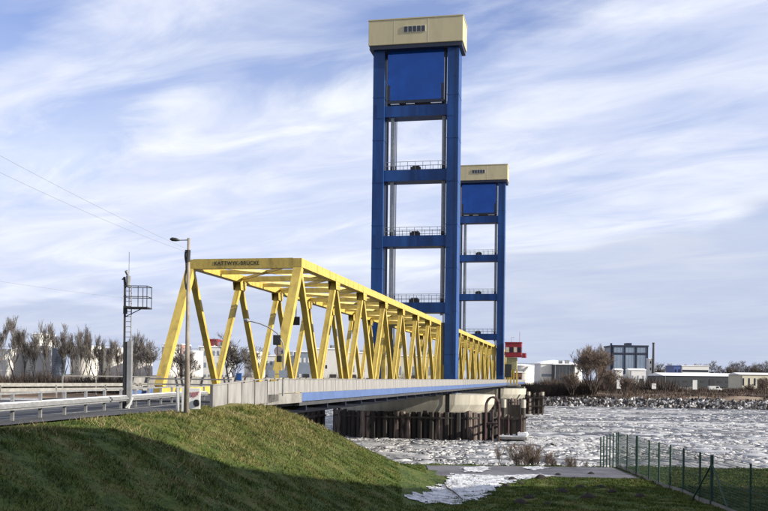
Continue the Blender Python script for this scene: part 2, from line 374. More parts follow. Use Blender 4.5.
def chunks(name, cx, cy, cz, size, thick, m, tilt=0.25, n=5, kind='stuff', label=None):
    """many small irregular slabs in one mesh"""
    K = len(cx); ang = np.sort(rng.uniform(0, 2 * np.pi, (K, n)) * 0.35 + np.linspace(0, 2 * np.pi, n, endpoint=False) * 0.9, axis=1)
    rad = size[:, None] * rng.uniform(0.6, 1.1, (K, n))
    lx = rad * np.cos(ang); ly = rad * np.sin(ang)
    tx = rng.normal(0, tilt, K)[:, None]; ty = rng.normal(0, tilt, K)[:, None]
    top = np.stack([cx[:, None] + lx * 0.85, cy[:, None] + ly * 0.85, cz[:, None] + thick[:, None] + lx * tx + ly * ty], -1)
    bot = np.stack([cx[:, None] + lx, cy[:, None] + ly, cz[:, None] - 0.25 * thick[:, None] + lx * tx + ly * ty], -1)
    V = np.concatenate([top, bot], 1).reshape(-1, 3); base = (np.arange(K) * 2 * n)[:, None]
    F = []
    for k in range(1, n - 1): F.append(base + np.array([[0, k, k + 1]]))
    for k in range(n):
        k2 = (k + 1) % n; F.append(base + np.array([[k, n + k, n + k2]])); F.append(base + np.array([[k, n + k2, k2]]))
    o = npobj(name, V, np.concatenate(F, 0), m); return tag(o, label, None, None, kind)
ICE = mat('broken_ice', (0.68, 0.67, 0.66), 0.6, vscale=0.4, col2=(0.11, 0.11, 0.12), mixlo=0.40, mixhi=0.60)
K = 125000
Zc = 62 + (300 - 62) * rng.random(K) ** 1.7; Xc = rng.uniform(-0.30, 0.46, K) * Zc
lead = vnoise(Xc * 0.14, Zc, 5.0, 5) + 0.6 * vnoise(Xc * 0.22, Zc, 2.2, 6) + 0.5 * vnoise(Xc * 0.1, Zc, 11, 8) - 0.25 - np.clip((Zc - 200) / 70, 0, 1.3) * 0.9 + 0.6 * (Zc < 125)
keep = (lead > -0.32) | (rng.random(K) < 0.06)
Xc, Zc = Xc[keep], Zc[keep]; inw = (ground_z(Xc, Zc) < -8.7) & (Zc < far_shore(Xc) - 1); Xc, Zc = Xc[inw], Zc[inw]; K = len(Xc)
sz = rng.gamma(1.5, 0.075, K) + 0.08; chunks('drift_ice', Xc, Zc, np.full(K, -0.03), sz * (0.8 + Zc / 260), 0.02 + 0.30 * sz * rng.random(K), ICE, 0.17, label='broken white drift ice packed across the river')

K = 1500
Zc = 64 + (290 - 64) * rng.random(K) ** 1.3; Xc = rng.uniform(-0.30, 0.46, K) * Zc
inw = (ground_z(Xc, Zc) < -8.8) & (Zc < far_shore(Xc) - 3); Xc, Zc = Xc[inw], Zc[inw]; K = len(Xc)
chunks('ice_floes', Xc, Zc, np.full(K, 0.02), rng.gamma(2.0, 0.55, K) + 0.5, 0.05 + 0.10 * rng.random(K), mat('flat_ice_floe', (0.56, 0.56, 0.57), 0.7, vscale=0.7, col2=(0.26, 0.265, 0.28)), 0.012, n=7, label='larger flat ice floes frozen among the drift ice')
K = 5200   # stone revetment with snow on the far shore
Xr = rng.uniform(-60, 190, K); d = rng.uniform(-2.5, 6.5, K); Yr = far_shore(Xr) + d
o = chunks('shore_riprap', Xr, Yr, far_z(Xr, Yr) + EYE, rng.uniform(0.4, 1.1, K), rng.uniform(0.3, 0.9, K), mat('snowy_riprap', (0.50, 0.485, 0.475), 0.85, vscale=0.40, col2=(0.045, 0.04, 0.04), mixlo=0.50, mixhi=0.60), 0.5, label='snow dusted stones along the far shore')

# ------------------------------------------------------------------ road on the embankment
def strip(name, L_, R_, m, z, kind='structure', parent=None):
    mb = MB()
    for i in range(len(L_) - 1):
        (a, b), (c, d) = L_[i], R_[i]; (e, f), (g, h) = L_[i + 1], R_[i + 1]
        mb.quad((a, b, z(i)), (c, d, z(i)), (g, h, z(i + 1)), (e, f, z(i + 1)))
    return tag(obj(name, mb, m, parent), kind=kind)
yy = [-60, -30, 0, 16, 25.6, 34, 40, 46, 50.6]
right = [(float(edge_x(y)) - 0.25, y) for y in yy]
left = [(-95, -60), (-72, -30), (-50, 0), (-41, 16), (-35.5, 25.6), (-31, 34), (-28, 40), (-25, 46), (-22.5, 52.8)]
strip('road', left, right, MT['asph'], lambda i: EYE - 1.46)
# white edge line on the road
edl = [(x - 2.4 - 0.0 * y, y) for x, y in right]; edr = [(x + 0.12, y) for x, y in edl]
LINE = mat('worn_road_marking', (0.62, 0.62, 0.60), 0.7, var=0.2, vscale=4)
strip('road_marking', edl, edr, LINE, lambda i: EYE - 1.456)
for i, (x, y, w_, l_) in enumerate([(-12.6, 27, 0.7, 2.2), (-14.2, 33, 1.1, 3.5), (-13.0, 41, 0.8, 2.5), (-17, 30, 1.6, 4), (-19, 40, 1.4, 5)]):
    tag(obj('road_patch', MB().quad((x - w_, y, EYE - 1.452), (x + w_, y + 0.1, EYE - 1.452), (x + w_ * 1.05, y + l_, EYE - 1.452), (x - w_ * 0.9, y + l_ - 0.1, EYE - 1.452)), mat('fresh_asphalt', (0.035, 0.036, 0.04), 0.8)), kind='structure')
# snowy verge beyond the road
strip('snowy_verge', [(-60, 10), (-52, 30), (-40, 50), (-34, 60)], [(-44.5, 10), (-34, 30), (-25.8, 46), (-23, 52.5)], mat('thin_snow_on_gravel', (0.55, 0.54, 0.53), 0.9, vscale=0.8, col2=(0.14, 0.11, 0.09)), lambda i: EYE - 1.44)

# riverside path, snow patches
px0 = np.linspace(2.6, 13.85, 30)
def lay(poly_l, poly_r, z): return None
mb = MB(); P = []
for x in px0: P.append((x, 51.2 + 0.15 * math.sin(x * 1.3) - 0.02 * x, 57.1 + 0.12 * math.sin(x * 0.9)))
for (x, a_, b_), (x2, c_, d_) in zip(P, P[1:]): mb.quad((x, a_, EYE - 5.236), (x2, c_, EYE - 5.236), (x2, d_, EYE - 5.236), (x, b_, EYE - 5.236))
PATH = mat('wet_path_asphalt', (0.085, 0.078, 0.085), 0.6, vscale=0.5, col2=(0.16, 0.15, 0.165), bump=0.2, bscale=20)
tag(obj('riverside_path', mb, PATH), kind='structure')

SNOWP = mat('trodden_snow', (0.60, 0.61, 0.64), 0.9, vscale=2.2, col2=(0.26, 0.26, 0.27), mixlo=0.36, mixhi=0.56, bump=0.8, bscale=6)
def snow_patch(name, outline, label, m=None, zo=0.035, n=60, jit=0.25):
    """patch draped on the ground: a fine grid kept inside a ragged outline given in photo pixels"""
    pts = []
    for px, py in outline:
        # march down the view ray to the ground
        for Z in np.arange(15, 75, 0.1):
            p = at(px, py, Z)
            if p.z - EYE <= ground_z(p.x, p.y): break
        pts.append((p.x, p.y))
    ax = np.array([p[0] for p in pts]); ay = np.array([p[1] for p in pts])
    xs_ = np.arange(ax.min() - 0.5, ax.max() + 0.5, 0.12); ys_ = np.arange(ay.min() - 0.5, ay.max() + 0.5, 0.12)
    XX, YY = np.meshgrid(xs_, ys_)
    wx = XX + jit * vnoise(XX, YY, 0.35, 11) + 0.5 * jit * vnoise(XX, YY, 0.12, 12); wy = YY + jit * vnoise(YY, XX, 0.35, 13) + 0.5 * jit * vnoise(XX, YY, 0.11, 14)
    ins = np.zeros(XX.shape, bool); nP = len(pts); j = nP - 1
    for i in range(nP):
        c = ((ay[i] > wy) != (ay[j] > wy)) & (wx < (ax[j] - ax[i]) * (wy - ay[i]) / (ay[j] - ay[i] + 1e-9) + ax[i]); ins ^= c; j = i
    holes = vnoise(XX, YY, 0.22, 21) + 0.6 * vnoise(XX, YY, 0.5, 22) > 0.95
    ins &= ~holes
    ZZ = ground_z(XX, YY) + EYE + zo + 0.02 * vnoise(XX, YY, 0.13, 71) + 0.015 * vnoise(XX, YY, 0.3, 72); V = np.stack([XX, YY, ZZ], -1).reshape(-1, 3); nx_ = len(xs_)
    i2, j2 = np.meshgrid(np.arange(nx_ - 1), np.arange(len(ys_) - 1)); a_ = (j2 * nx_ + i2)[ins[:-1, :-1]]
    o = npobj(name, V, np.stack([a_, a_ + 1, a_ + 1 + nx_, a_ + nx_], -1), m or SNOWP, smooth=True)
    return tag(o, label, kind='stuff')
snow_patch('snow_patch', [(436, 487), (446, 480), (452, 474), (470, 475.5), (505, 476), (540, 474.5), (556, 476), (520, 480), (500, 484), (494, 490), (486, 496), (470, 502), (452, 505), (424, 504), (405, 498), (412, 494), (428, 492)], 'trodden snow lying across the grass beside the path')
snow_patch('snow_patch', [(462, 468), (484, 467), (490, 470), (478, 473), (464, 472)], 'thin snow left on the riverside path', zo=0.05)
snow_patch('snow_patch', [(520, 467.5), (540, 467), (552, 469), (530, 471)], 'small smear of snow farther along the riverside path', zo=0.05)

# ------------------------------------------------------------------ bridge trusses
VR, VL = -19.0, -27.05           # truss planes
ZT, ZB, ZD = 8.0, -1.12, -1.40   # axis of top chord, of bottom chord, deck surface
VF = -15.45                      # face of the right-hand walkway
def truss_span(name, label, u_tops, u_bots, start, end, text=False, ud0=None, ud1=None):
    """u_tops / u_bots: node positions; start / end: 'slant' or 'post'"""
    t = bthing(name, label, 'bridge span', (VR + VL) / 2, u_bots[0], ZD, 'steel truss spans of the bridge')
    Y = MT['yellow']; cw, chh = 0.62, 0.62
    for v in (VL, VR):
        obj('top_chord', MB().box(v - cw / 2, v + cw / 2, u_tops[0] - 0.3, u_tops[-1] + 0.3, ZT - chh / 2, ZT + chh / 2), Y, t)
        obj('bottom_chord', MB().box(v - 0.3, v + 0.3, u_bots[0] - 0.3, u_bots[-1] + 0.3, ZB - 0.24, ZB + 0.3), Y, t)
        nodes = sorted([(u, ZT - 0.33) for u in u_tops] + [(u, ZB + 0.31) for u in u_bots])
        for i, ((u0, z0), (u1, z1)) in enumerate(zip(nodes, nodes[1:])):
            if abs(z0 - z1) < 1: continue
            first = (i == 0 and start == 'slant') or (i == len(nodes) - 2 and end == 'slant')
            w = 0.60 if first else 0.42; dd = 0.50 if first else 0.34
            # H-shaped member: two flanges and a web
            m = MB()
            p, q = Vector((v, u0, z0)), Vector((v, u1, z1)); d = (q - p).normalized(); nrm = Vector((0, -d.z, d.y))
            if first:
                m.beam(p, q, dd, w, up=(1, 0, 0))
            else:
                m.beam(p + nrm * 0, q + nrm * 0, dd - 0.02, w - 0.16, up=(1, 0, 0))
                for s in (-1, 1):
                    off = Vector((s * (w / 2 - 0.04), 0, 0)); m.beam(p + off, q + off, dd, 0.08, up=(1, 0, 0))
            obj('end_post' if first else 'diagonal', m, Y, t)
        for mode, ut, ub in ((start, u_tops[0], u_bots[0]), (end, u_tops[-1], u_bots[-1])):
            if mode == 'post': obj('end_post', MB().box(v - 0.3, v + 0.3, ut - 0.28, ut + 0.28, ZB + 0.31, ZT - 0.32), Y, t)
        for u in u_tops[1:-1]: 
            for sx in (-1, 1):
                x0_, x1_ = sorted((v + sx * 0.313, v + sx * 0.336)); gp = MB(); pr_ = [(u - 0.75, ZT - 0.12), (u + 0.75, ZT - 0.12), (u + 0.62, ZT - 0.95), (u - 0.62, ZT - 0.95)]
                gp.v = [(x0_, a_, b_) for a_, b_ in pr_] + [(x1_, a_, b_) for a_, b_ in pr_]; gp.f = [[0, 1, 2, 3], [7, 6, 5, 4]] + [[k, 4 + k, 4 + (k + 1) % 4, (k + 1) % 4] for k in range(4)]
                g_ = obj('gusset_plate', gp, Y, t)
                if sx > 0:
                    bo = MB()
                    for iu in range(5):
                        for iz in range(3): bo.box(x1_ + .001, x1_ + 0.02, u - 0.5 + iu * 0.24, u - 0.44 + iu * 0.24, ZT - 0.82 + iz * 0.24, ZT - 0.76 + iz * 0.24)
                    bo_ = obj('bolts', bo, Y, g_); bo_['kind'] = 'stuff'
    # cross beams between the top chords and bracing in the top plane
    n = len(u_tops)
    for i, u in enumerate(u_tops):
        pb = (i == 0 and start == 'slant') or (i == n - 1 and end == 'slant')
        if pb:
            o = obj('portal_beam', MB().box(VL + 0.313, VR - 0.313, u - 0.30, u + 0.30, ZT - 0.36, ZT + 0.34), Y, t)
            if i == 0 and text:
                cu = bpy.data.curves.new('txt', 'FONT'); cu.body = 'KATTWYK-BR\u00dcCKE'; cu.size = 0.40; cu.align_x = 'CENTER'; cu.align_y = 'CENTER'; cu.extrude = 0.008; cu.space_character = 1.05
                to = bpy.data.objects.new('txt', cu); C.objects.link(to); bpy.context.view_layer.update()
                me = bpy.data.meshes.new_from_object(to.evaluated_get(bpy.context.evaluated_depsgraph_get())); bpy.data.objects.remove(to); bpy.data.curves.remove(cu)
                me.name = 'lettering'; me.transform(Matrix.Rotation(R(90), 4, 'X')); me.transform(Matrix.Scale(0.92, 4, (1, 0, 0)))
                me.transform(Matrix.Translation(Vector(((VL + VR) / 2 - 0.45, u - 0.312, ZT + 0.0)) - Vector(t['_o'])))
                me.materials.clear(); me.materials.append(MT['black']); lo = bpy.data.objects.new('lettering', me); C.objects.link(lo); lo.parent = o; lo['_o'] = list(t['_o'])
        else:
            obj('cross_beam', MB().box(VL + 0.313, VR - 0.313, u - 0.17, u + 0.17, ZT - 0.22, ZT + 0.20), Y, t)
        if i < n - 1:
            um = (u + u_tops[i + 1]) / 2
            obj('cross_beam', MB().box(VL + 0.313, VR - 0.313, um - 0.12, um + 0.12, ZT - 0.16, ZT + 0.14), Y, t)
            vm = (VL + VR) / 2
            for (v0, ua, v1, ub) in ((VL + 0.4, u + 0.3, vm, um), (VR - 0.4, u + 0.3, vm, um), (vm, um, VL + 0.4, u_tops[i + 1] - 0.3), (vm, um, VR - 0.4, u_tops[i + 1] - 0.3)):
                obj('lateral_brace', MB().beam((v0, ua, ZT - 0.02), (v1, ub, ZT - 0.02), 0.16, 0.2), Y, t)
    a, b = (u_bots[0] - 0.6 if ud0 is None else ud0), (u_bots[-1] + 0.6 if ud1 is None else ud1)
    obj('deck', MB().box(-29.6, VF - 0.52, a, b, ZD - 0.30, ZD).box(VF - 0.52, VF - 0.13, max(a, 53.4), b, ZD - 0.30, ZD), MT['asph'], t)
    for v in (VL, VR): obj('floor_girder', MB().box(v - 0.25, v + 0.25, a + 0.1, b - 0.1, ZD - 1.15, ZD - 0.31), MT['navy'], t)
    u = a + 1.2
    while u < b - 0.5:
        obj('floor_beam', MB().box(VL + 0.26, VR - 0.26, u - 0.15, u + 0.15, ZD - 1.0, ZD - 0.31), MT['navy'], t)
        for (v0, v1) in ((VR + 0.26, VF - 0.25), (-29.5, VL - 0.26)):
            obj('bracket', MB().box(v0, v1, u - 0.08, u + 0.08, ZD - 0.62, ZD - 0.31), MT['navy'], t)
        u += 5.1
    ag = max(a, 53.4); al = max(a, 60.5)
    obj('edge_girder', MB().box(VF - 0.12, VF, ag, b, -1.44, -0.93), MT['bluegird'], t)
    obj('edge_girder', MB().box(-29.72, -29.6, al, b, -1.44, -0.93), MT['bluegird'], t)
    parapet(t, a, b, VF - 0.06)
    parapet(t, al, b, -29.66)
    return t
def parapet(t, a, b, v, z0=-0.925, z1=-0.12, step=3.1):
    n = max(1, int(round((b - a) / step))); st = (b - a) / n
    me_p = None
    for i in range(n):
        u = a + i * st
        if me_p is None:
            me_p = obj('parapet_panel', MB().box(v - 0.03, v + 0.03, u + 0.02, u + st - 0.003, z0 + 0.005, z1 - 0.048), MT['parapet'], t); base = u
            po = obj('parapet_post', MB().box(v - 0.05, v + 0.045, u - 0.025, u + 0.03, z0 - 0.05, z1 - 0.05), MT['parapet'], t)
        else:
            for s in (me_p, po):
                c = s.copy(); C.objects.link(c); c.parent = t; c.location = (0, u - base, 0)
    obj('handrail', MB().box(v - 0.07, v + 0.08, a, b, z1 - 0.045, z1), MT['parapet'], t)

U0 = 59.4; BAY = 10.25
tops1 = [64.5 + BAY * k for k in range(8)]; bots1 = [U0 + BAY * k for k in range(8)] + [136.6]
truss_span('approach_span', 'long yellow truss span nearest the camera with lettered portal, leading to the first tower', tops1, bots1, 'slant', 'post', True, ud0=49.0, ud1=137.3)
u_l0, u_l1 = 141.2, 234.0; nb = 9; bl = (u_l1 - u_l0) / nb
truss_span('lift_span', 'yellow truss span hung between the two blue towers', [u_l0 + bl * k for k in range(nb + 1)], [u_l0 + bl * (k + 0.5) for k in range(nb)], 'post', 'post', ud0=137.5, ud1=237.0)
bots3 = [313.0 - BAY * k for k in range(8)][::-1]
truss_span('far_span', 'yellow truss span behind the far tower reaching the far bank', [308.0 - BAY * k for k in range(8)][::-1], [238.6] + bots3[1:], 'post', 'slant', ud0=237.2, ud1=322)

# abutment and the walkway parapet beside the road
t = bthing('abutment', 'concrete abutment carrying the near end of the bridge deck', 'abutment', -22, 47.5, -5)
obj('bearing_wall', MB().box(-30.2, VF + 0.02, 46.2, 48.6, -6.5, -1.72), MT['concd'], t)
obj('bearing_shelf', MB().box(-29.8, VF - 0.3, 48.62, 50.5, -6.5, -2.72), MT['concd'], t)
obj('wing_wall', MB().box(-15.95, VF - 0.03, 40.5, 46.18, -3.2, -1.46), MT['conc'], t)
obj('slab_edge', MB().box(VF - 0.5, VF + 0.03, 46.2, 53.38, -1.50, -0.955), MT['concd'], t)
t = bthing('walkway_parapet', 'pale panelled parapet beside the road at the start of the bridge', 'parapet', VF, 43, -1.4)
n = 5; us = np.linspace(38.9, 48.9, n + 1)
for i in range(n):
    a_, b_ = us[i], us[i + 1]
    ta, tb = np.interp([a_, b_], [38.9, 45.5, 48.9], [-0.42, -0.16, -0.12])
    va, vb = np.interp([a_, b_], [38.9, 45.5, 48.9], [VF + 0.15, VF, VF])
    m = MB(); m.beam((va, a_ + 0.06, (ta - 0.06 - 1.5) / 2), (vb, b_ - 0.02, (tb - 0.06 - 1.38) / 2), 0.06, 1.12 if i < 4 else 1.1); obj('parapet_panel', m, MT['parapet'], t)
    obj('parapet_post', MB().box(va - 0.06, va + 0.07, a_ - 0.03, a_ + 0.05, -1.5, ta - 0.02), MT['parapet'], t)
    obj('handrail', MB().beam((va, a_, ta), (vb, b_, tb), 0.14, 0.05), MT['parapet'], t)

# ------------------------------------------------------------------ lift towers
TC, TU1, TU2 = -22.98, 139.2, 236.0
def make_tower():
    t = bthing('lift_tower', 'tall blue lift tower nearest the camera with a cream machine house on top', 'bridge tower', TC, TU1, -2.2, 'lift towers of the bridge')
    vo, lw, hd = 6.36, 1.68, 1.75
    for s in (-1, 1):
        x0, x1 = sorted((TC + s * vo, TC + s * (vo - lw)))
        leg = obj('leg', MB().box(x0, x1, TU1 - hd, TU1 + hd, -2.2, 48.6), MT['blue'], t)
        seam = MB()
        for z in np.arange(3.5, 47, 6.3): seam.box(x0 - 0.03, x1 + 0.03, TU1 - hd - 0.03, TU1 + hd + 0.03, z, z + 0.10)
        obj('weld_seam', seam, MT['blue'], leg)
        gx = TC + s * (vo - lw - 0.42)
        obj('guide_rail', MB().box(gx - 0.11, gx + 0.11, TU1 - 0.9, TU1 - 0.6, 10, 48.5), MT['navy'], t)
    lx = TC + vo - 0.45; la = MB()
    for dx_ in (-0.16, 0.16): la.box(lx + dx_ - 0.025, lx + dx_ + 0.025, TU1 - hd - 0.22, TU1 - hd - 0.17, 0.5, 48.0)
    obj('ladder', la, MT['navy'], t); rg_ = MB()
    for z in np.arange(0.8, 48, 0.35): rg_.box(lx - 0.134, lx + 0.134, TU1 - hd - 0.21, TU1 - hd - 0.18, z, z + 0.03)
    for z in np.arange(2, 48, 3.0): rg_.box(lx - 0.03, lx + 0.03, TU1 - hd - 0.169, TU1 - hd - 0.003, z, z + 0.05)
    tag(obj('ladder_rungs', rg_, MT['navy'], t), kind='stuff')
    inner = vo - lw
    def beam(z0, z1, rail=True):
        obj('cross_beam', MB().box(TC - inner + 0.003, TC + inner - 0.003, TU1 - 1.35, TU1 + 1.35, z0, z1), MT['blue'], t)
        if rail:
            for uu in (TU1 - 1.3, TU1 + 1.3):
                r = MB()
                for k in range(9):
                    x = TC - inner + 0.15 + k * (2 * inner - 0.3) / 8; r.box(x - 0.03, x + 0.03, uu - 0.03, uu + 0.03, z1, z1 + 1.25)
                for h in (0.62, 1.22): r.box(TC - inner + 0.05, TC + inner - 0.05, uu - 0.035, uu + 0.035, z1 + h - 0.03, z1 + h + 0.03)
                obj('railing', r, MT['rope'], t)
            obj('equipment_box', MB().box(TC - 0.75, TC + 0.7, TU1 - 0.9, TU1 - 0.2, z1, z1 + 0.55).box(TC - 0.5, TC + 0.5, TU1 - 0.8, TU1 - 0.3, z1 + 0.56, z1 + 0.75), MT['dark'], t)
            for s in (-1, 1):
                m = MB(); x = TC + s * (inner - 1.15 if s < 0 else inner - 0.55)
                m.tube([(x - 0.22, TU1 - 0.9, z1 + 0.35), (x + 0.22, TU1 - 0.9, z1 + 0.35)], 0.38, 12); obj('rope_guide', m, MT['dark'], t)
    beam(38.5, 40.1, False); beam(29.0, 30.6); beam(19.35, 20.95); beam(9.6, 11.1)
    # ropes of the lifting gear
    for s, off in ((-1, 1.15), (1, 0.55)):
        for k in (-1, 0, 1):
            x = TC + s * (inner - off) + k * 0.17
            obj('hoist_rope', MB().tube([(x, TU1 - 0.95, 9.2), (x, TU1 - 0.95, 40.1)], 0.085, 5), MT['rope'], t)
            obj('hoist_rope', MB().tube([(x, TU1 + 1.6, 2.0), (x, TU1 + 1.6, 48.0)], 0.06, 5), MT['rope'], t)
    for zz in (38.5, 29.0, 19.35, 9.6):
        for s in (-1, 1):
            x0_, x1_ = sorted((TC + s * (inner - 0.02), TC + s * (inner + 1.1)))
            obj('junction_plate', MB().box(x0_, x1_, TU1 - hd - 0.045, TU1 - hd - 0.032, zz - 0.25, zz + 1.85), MT['blue'], t)
    # machine house
    hz0, hz1 = 48.75, 52.4; hw, hu = 6.98, 2.55
    h = obj('machine_house', MB().box(TC - hw, TC + hw, TU1 - hu, TU1 + hu, hz0 + 0.02, hz1), MT['cream'], t, bevel=0.06)
    obj('roof_rim', MB().box(TC - hw - 0.06, TC + hw + 0.06, TU1 - hu - 0.06, TU1 + hu + 0.06, hz1 + 0.003, hz1 + 0.16), MT['cream'], h)
    obj('cladding_joint', MB().box(TC + 1.85, TC + 1.93, TU1 - hu - 0.015, TU1 - hu - 0.002, hz0 + 0.1, hz1 - 0.05).box(TC - 3.2, TC - 3.16, TU1 - hu - 0.012, TU1 - hu - 0.002, hz0 + 0.1, hz1 - 0.05), MT['offw'], h)
    obj('soffit', MB().box(TC - hw + 0.15, TC + hw - 0.15, TU1 - hu + 0.15, TU1 + hu - 0.15, hz0 - 0.55, hz0), MT['navy'], t)
    w0, w1 = TC - 1.75, TC + 1.55
    fr = obj('window_frame', MB().box(w0, w1, TU1 - hu - 0.07, TU1 - hu - 0.003, 50.4, 51.35), MT['offw'], h)
    for k in range(5):
        a_ = w0 + 0.08 + k * (w1 - w0 - 0.1) / 5
        p = obj('window_pane', MB().box(a_, a_ + (w1 - w0) / 5 - 0.13, TU1 - hu - 0.09, TU1 - hu - 0.072, 50.47, 51.28), MT['glass'], h)
    return t
t1 = make_tower()
t2 = copy_tree(t1); t2.location = br(TC, TU2, -2.2)
t2['label'] = 'farther and smaller looking blue lift tower with the red cabin at its foot'
# counterweights hanging in the towers
def make_cw():
    t = bthing('counterweight', 'glossy blue counterweight hanging high in the near tower', 'counterweight', TC, TU1, 40.3, 'counterweights in the lift towers')
    obj('weight_box', MB().box(TC - 4.28, TC + 4.1, TU1 - 1.15, TU1 + 1.15, 40.95, 48.25), MT['bluegloss'], t)
    for x in (TC - 4.25, TC + 4.07 - 0.35): obj('guide_shoe', MB().box(x, x + 0.35, TU1 - 1.32, TU1 - 1.152, 40.96, 43.2), MT['navy'], t)
    obj('bottom_frame', MB().box(TC - 4.28, TC + 4.1, TU1 - 1.25, TU1 + 1.25, 40.5, 40.94), MT['navy'], t)
    s = MB()
    for x in (TC - 3.8, TC - 1.5, TC + 2.2): s.box(x, x + (1.3 if x < TC else 1.6), TU1 - 1.2, TU1 + 1.0, 40.35, 40.46)
    obj('snow_cap', s, MT['snow'], t)
    return t
c1 = make_cw(); c2 = copy_tree(c1); c2.location = br(TC, TU2, 40.3); c2['label'] = 'dark blue counterweight hanging in the far tower'

# red operator's cabin on the far tower
t = bthing('operator_cabin', 'red operator cabin on a yellow stand beside the far tower', 'cabin', -13.9, 233.5, 2.0)
ca = obj('cabin_body', MB().box(-16.0, -12.1, 231.6, 235.4, 5.3, 8.7), MT['red'], t, bevel=0.05)
obj('roof', MB().box(-16.1, -12.0, 231.5, 235.5, 8.703, 8.95), MT['red'], ca)
for k in range(4): obj('window_pane', MB().box(-15.8 + k * 0.95, -15.05 + k * 0.95, 231.54, 231.595, 6.5, 7.7), MT['offw' if k % 2 == 0 else 'glass'], ca)
for k in range(3): obj('window_pane', MB().box(-12.095, -12.04, 231.9 + k * 1.15, 232.8 + k * 1.15, 6.4, 7.8), MT['glass'], ca)
obj('balcony', MB().box(-12.04, -11.0, 231.6, 235.2, 5.2, 5.4).box(-11.08, -11.0, 231.6, 235.2, 5.4, 6.3).box(-11.9, -11.1, 231.6, 231.68, 5.4, 6.3), MT['red'], t)
obj('roof_antenna', MB().tube([(-12.6, 233, 8.95), (-12.6, 233, 11.5)], 0.04, 5).tube([(-14.6, 233, 8.95), (-14.6, 233, 10.1), (-13.9, 233, 10.1)], 0.05, 5), MT['red'], t)
obj('stand', MB().box(-15.6, -13.2, 232.0, 235.0, 2.3, 5.19), mat('olive_yellow_paint', (0.38, 0.36, 0.18), 0.6), t)
obj('stair_shaft', MB().box(-16.05, -14.4, 231.8, 232.0, 0.4, 3.6), MT['dark'], t)
for v in (-15.5, -14.7, -13.9, -13.2):
    for uu in (232.1, 234.6): obj('stand_leg', MB().box(v - 0.12, v + 0.12, uu, uu + 0.3, -1.4, 2.3), MT['yellow'], t)
obj('landing', MB().box(-16.0, -12.4, 231.6, 235.3, -1.75, -1.42), MT['parapet'], t)

# ------------------------------------------------------------------ piers in the river
def stadium(v0, v1, hw, uc, n=10):
    pts = []
    for k in range(n + 1): a = -math.pi / 2 + math.pi * k / n; pts.append((v1 - hw + hw * math.cos(a), uc + hw * math.sin(a)))
    for k in range(n + 1): a = math.pi / 2 + math.pi * k / n; pts.append((v0 + hw + hw * math.cos(a), uc + hw * math.sin(a)))
    return pts
def along(poly, step):
    out = []; carry = 0.0
    for i in range(len(poly)):
        p = Vector(poly[i]); q = Vector(poly[(i + 1) % len(poly)]); L_ = (q - p).length; s = carry
        while s < L_: out.append((p + (q - p) * (s / L_), (q - p).normalized())); s += step
        carry = s - L_
    return out
def make_pier():
    t = bthing('bridge_pier', 'near river pier of pale concrete inside dark sheet piling', 'bridge pier', -21, TU1, -EYE, 'river piers under the lift towers')
    uc = TU1
    lo = stadium(-33.5, -11.6, 6.6, uc); hi = stadium(-33.9, -11.0, 7.2, uc)
    m = MB(); n = len(lo)
    rings = [(stadium(-33.8, -12.3, 7.14, uc), -5.2), (stadium(-33.85, -11.7, 7.16, uc), -4.6), (stadium(-33.9, -11.1, 7.2, uc), -3.7), (hi, -2.3)]
    for r, z in rings: m.v += [(x, y, z) for x, y in r]
    for k in range(3):
        for i in range(n): j = (i + 1) % n; m.f.append([k * n + i, k * n + j, (k + 1) * n + j, (k + 1) * n + i])
    m.f.append([3 * n + i for i in range(n)]); m.f.append(list(range(n))[::-1])
    obj('concrete_cap', m, MT['conc'], t)
    obj('ladder_shaft', MB().box(-17.35, -16.75, uc - 7.28, uc - 7.203, -8.0, -1.9), MT['black'], t)
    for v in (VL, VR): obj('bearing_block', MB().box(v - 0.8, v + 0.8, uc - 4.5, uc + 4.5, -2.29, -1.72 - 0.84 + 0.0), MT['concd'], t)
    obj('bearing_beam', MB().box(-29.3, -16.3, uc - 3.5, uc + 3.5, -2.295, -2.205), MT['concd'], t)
    obj('fill', MB().prism(stadium(-34.2, -10.4, 7.55, uc), -EYE - 0.8, -4.95), MT['rustA'], t)
    ring = along(stadium(-34.7, -9.9, 8.0, uc), 0.82)
    for i, (p, d) in enumerate(ring):
        nn = Vector((d.y, -d.x)); a = p + nn * (0.16 if i % 2 else 0.0)
        top = -4.72 + (0.18 if (i * 7) % 5 == 0 else 0.0) - (0.2 if (i * 5) % 7 == 0 else 0)
        m = MB(); w = 0.27
        q0 = a - d * 0.40; q1 = a - d * 0.20 + nn * 0.24; q2 = a + d * 0.20 + nn * 0.24; q3 = a + d * 0.40
        pr = [(q0.x, q0.y), (q1.x, q1.y), (q2.x, q2.y), (q3.x, q3.y)]; m.prism(pr, -EYE - 0.8, top)
        obj('sheet_pile', m, MT['rustB'] if (i * 5) % 7 in (0, 2, 4) else MT['rustA'], t)
    w = MB(); P = stadium(-35.1, -9.5, 8.4, uc, 6)
    for z in (-5.5,):
        for i in range(len(P)):
            a = P[i]; b = P[(i + 1) % len(P)]; w.beam((a[0], a[1], z), (b[0], b[1], z), 0.14, 0.22)
    obj('waling', w, MT['rustA'], t)
    return t
p1 = make_pier(); p2 = copy_tree(p1); p2.location = br(-21, TU2, -EYE); p2['label'] = 'far river pier of pale concrete under the second tower'

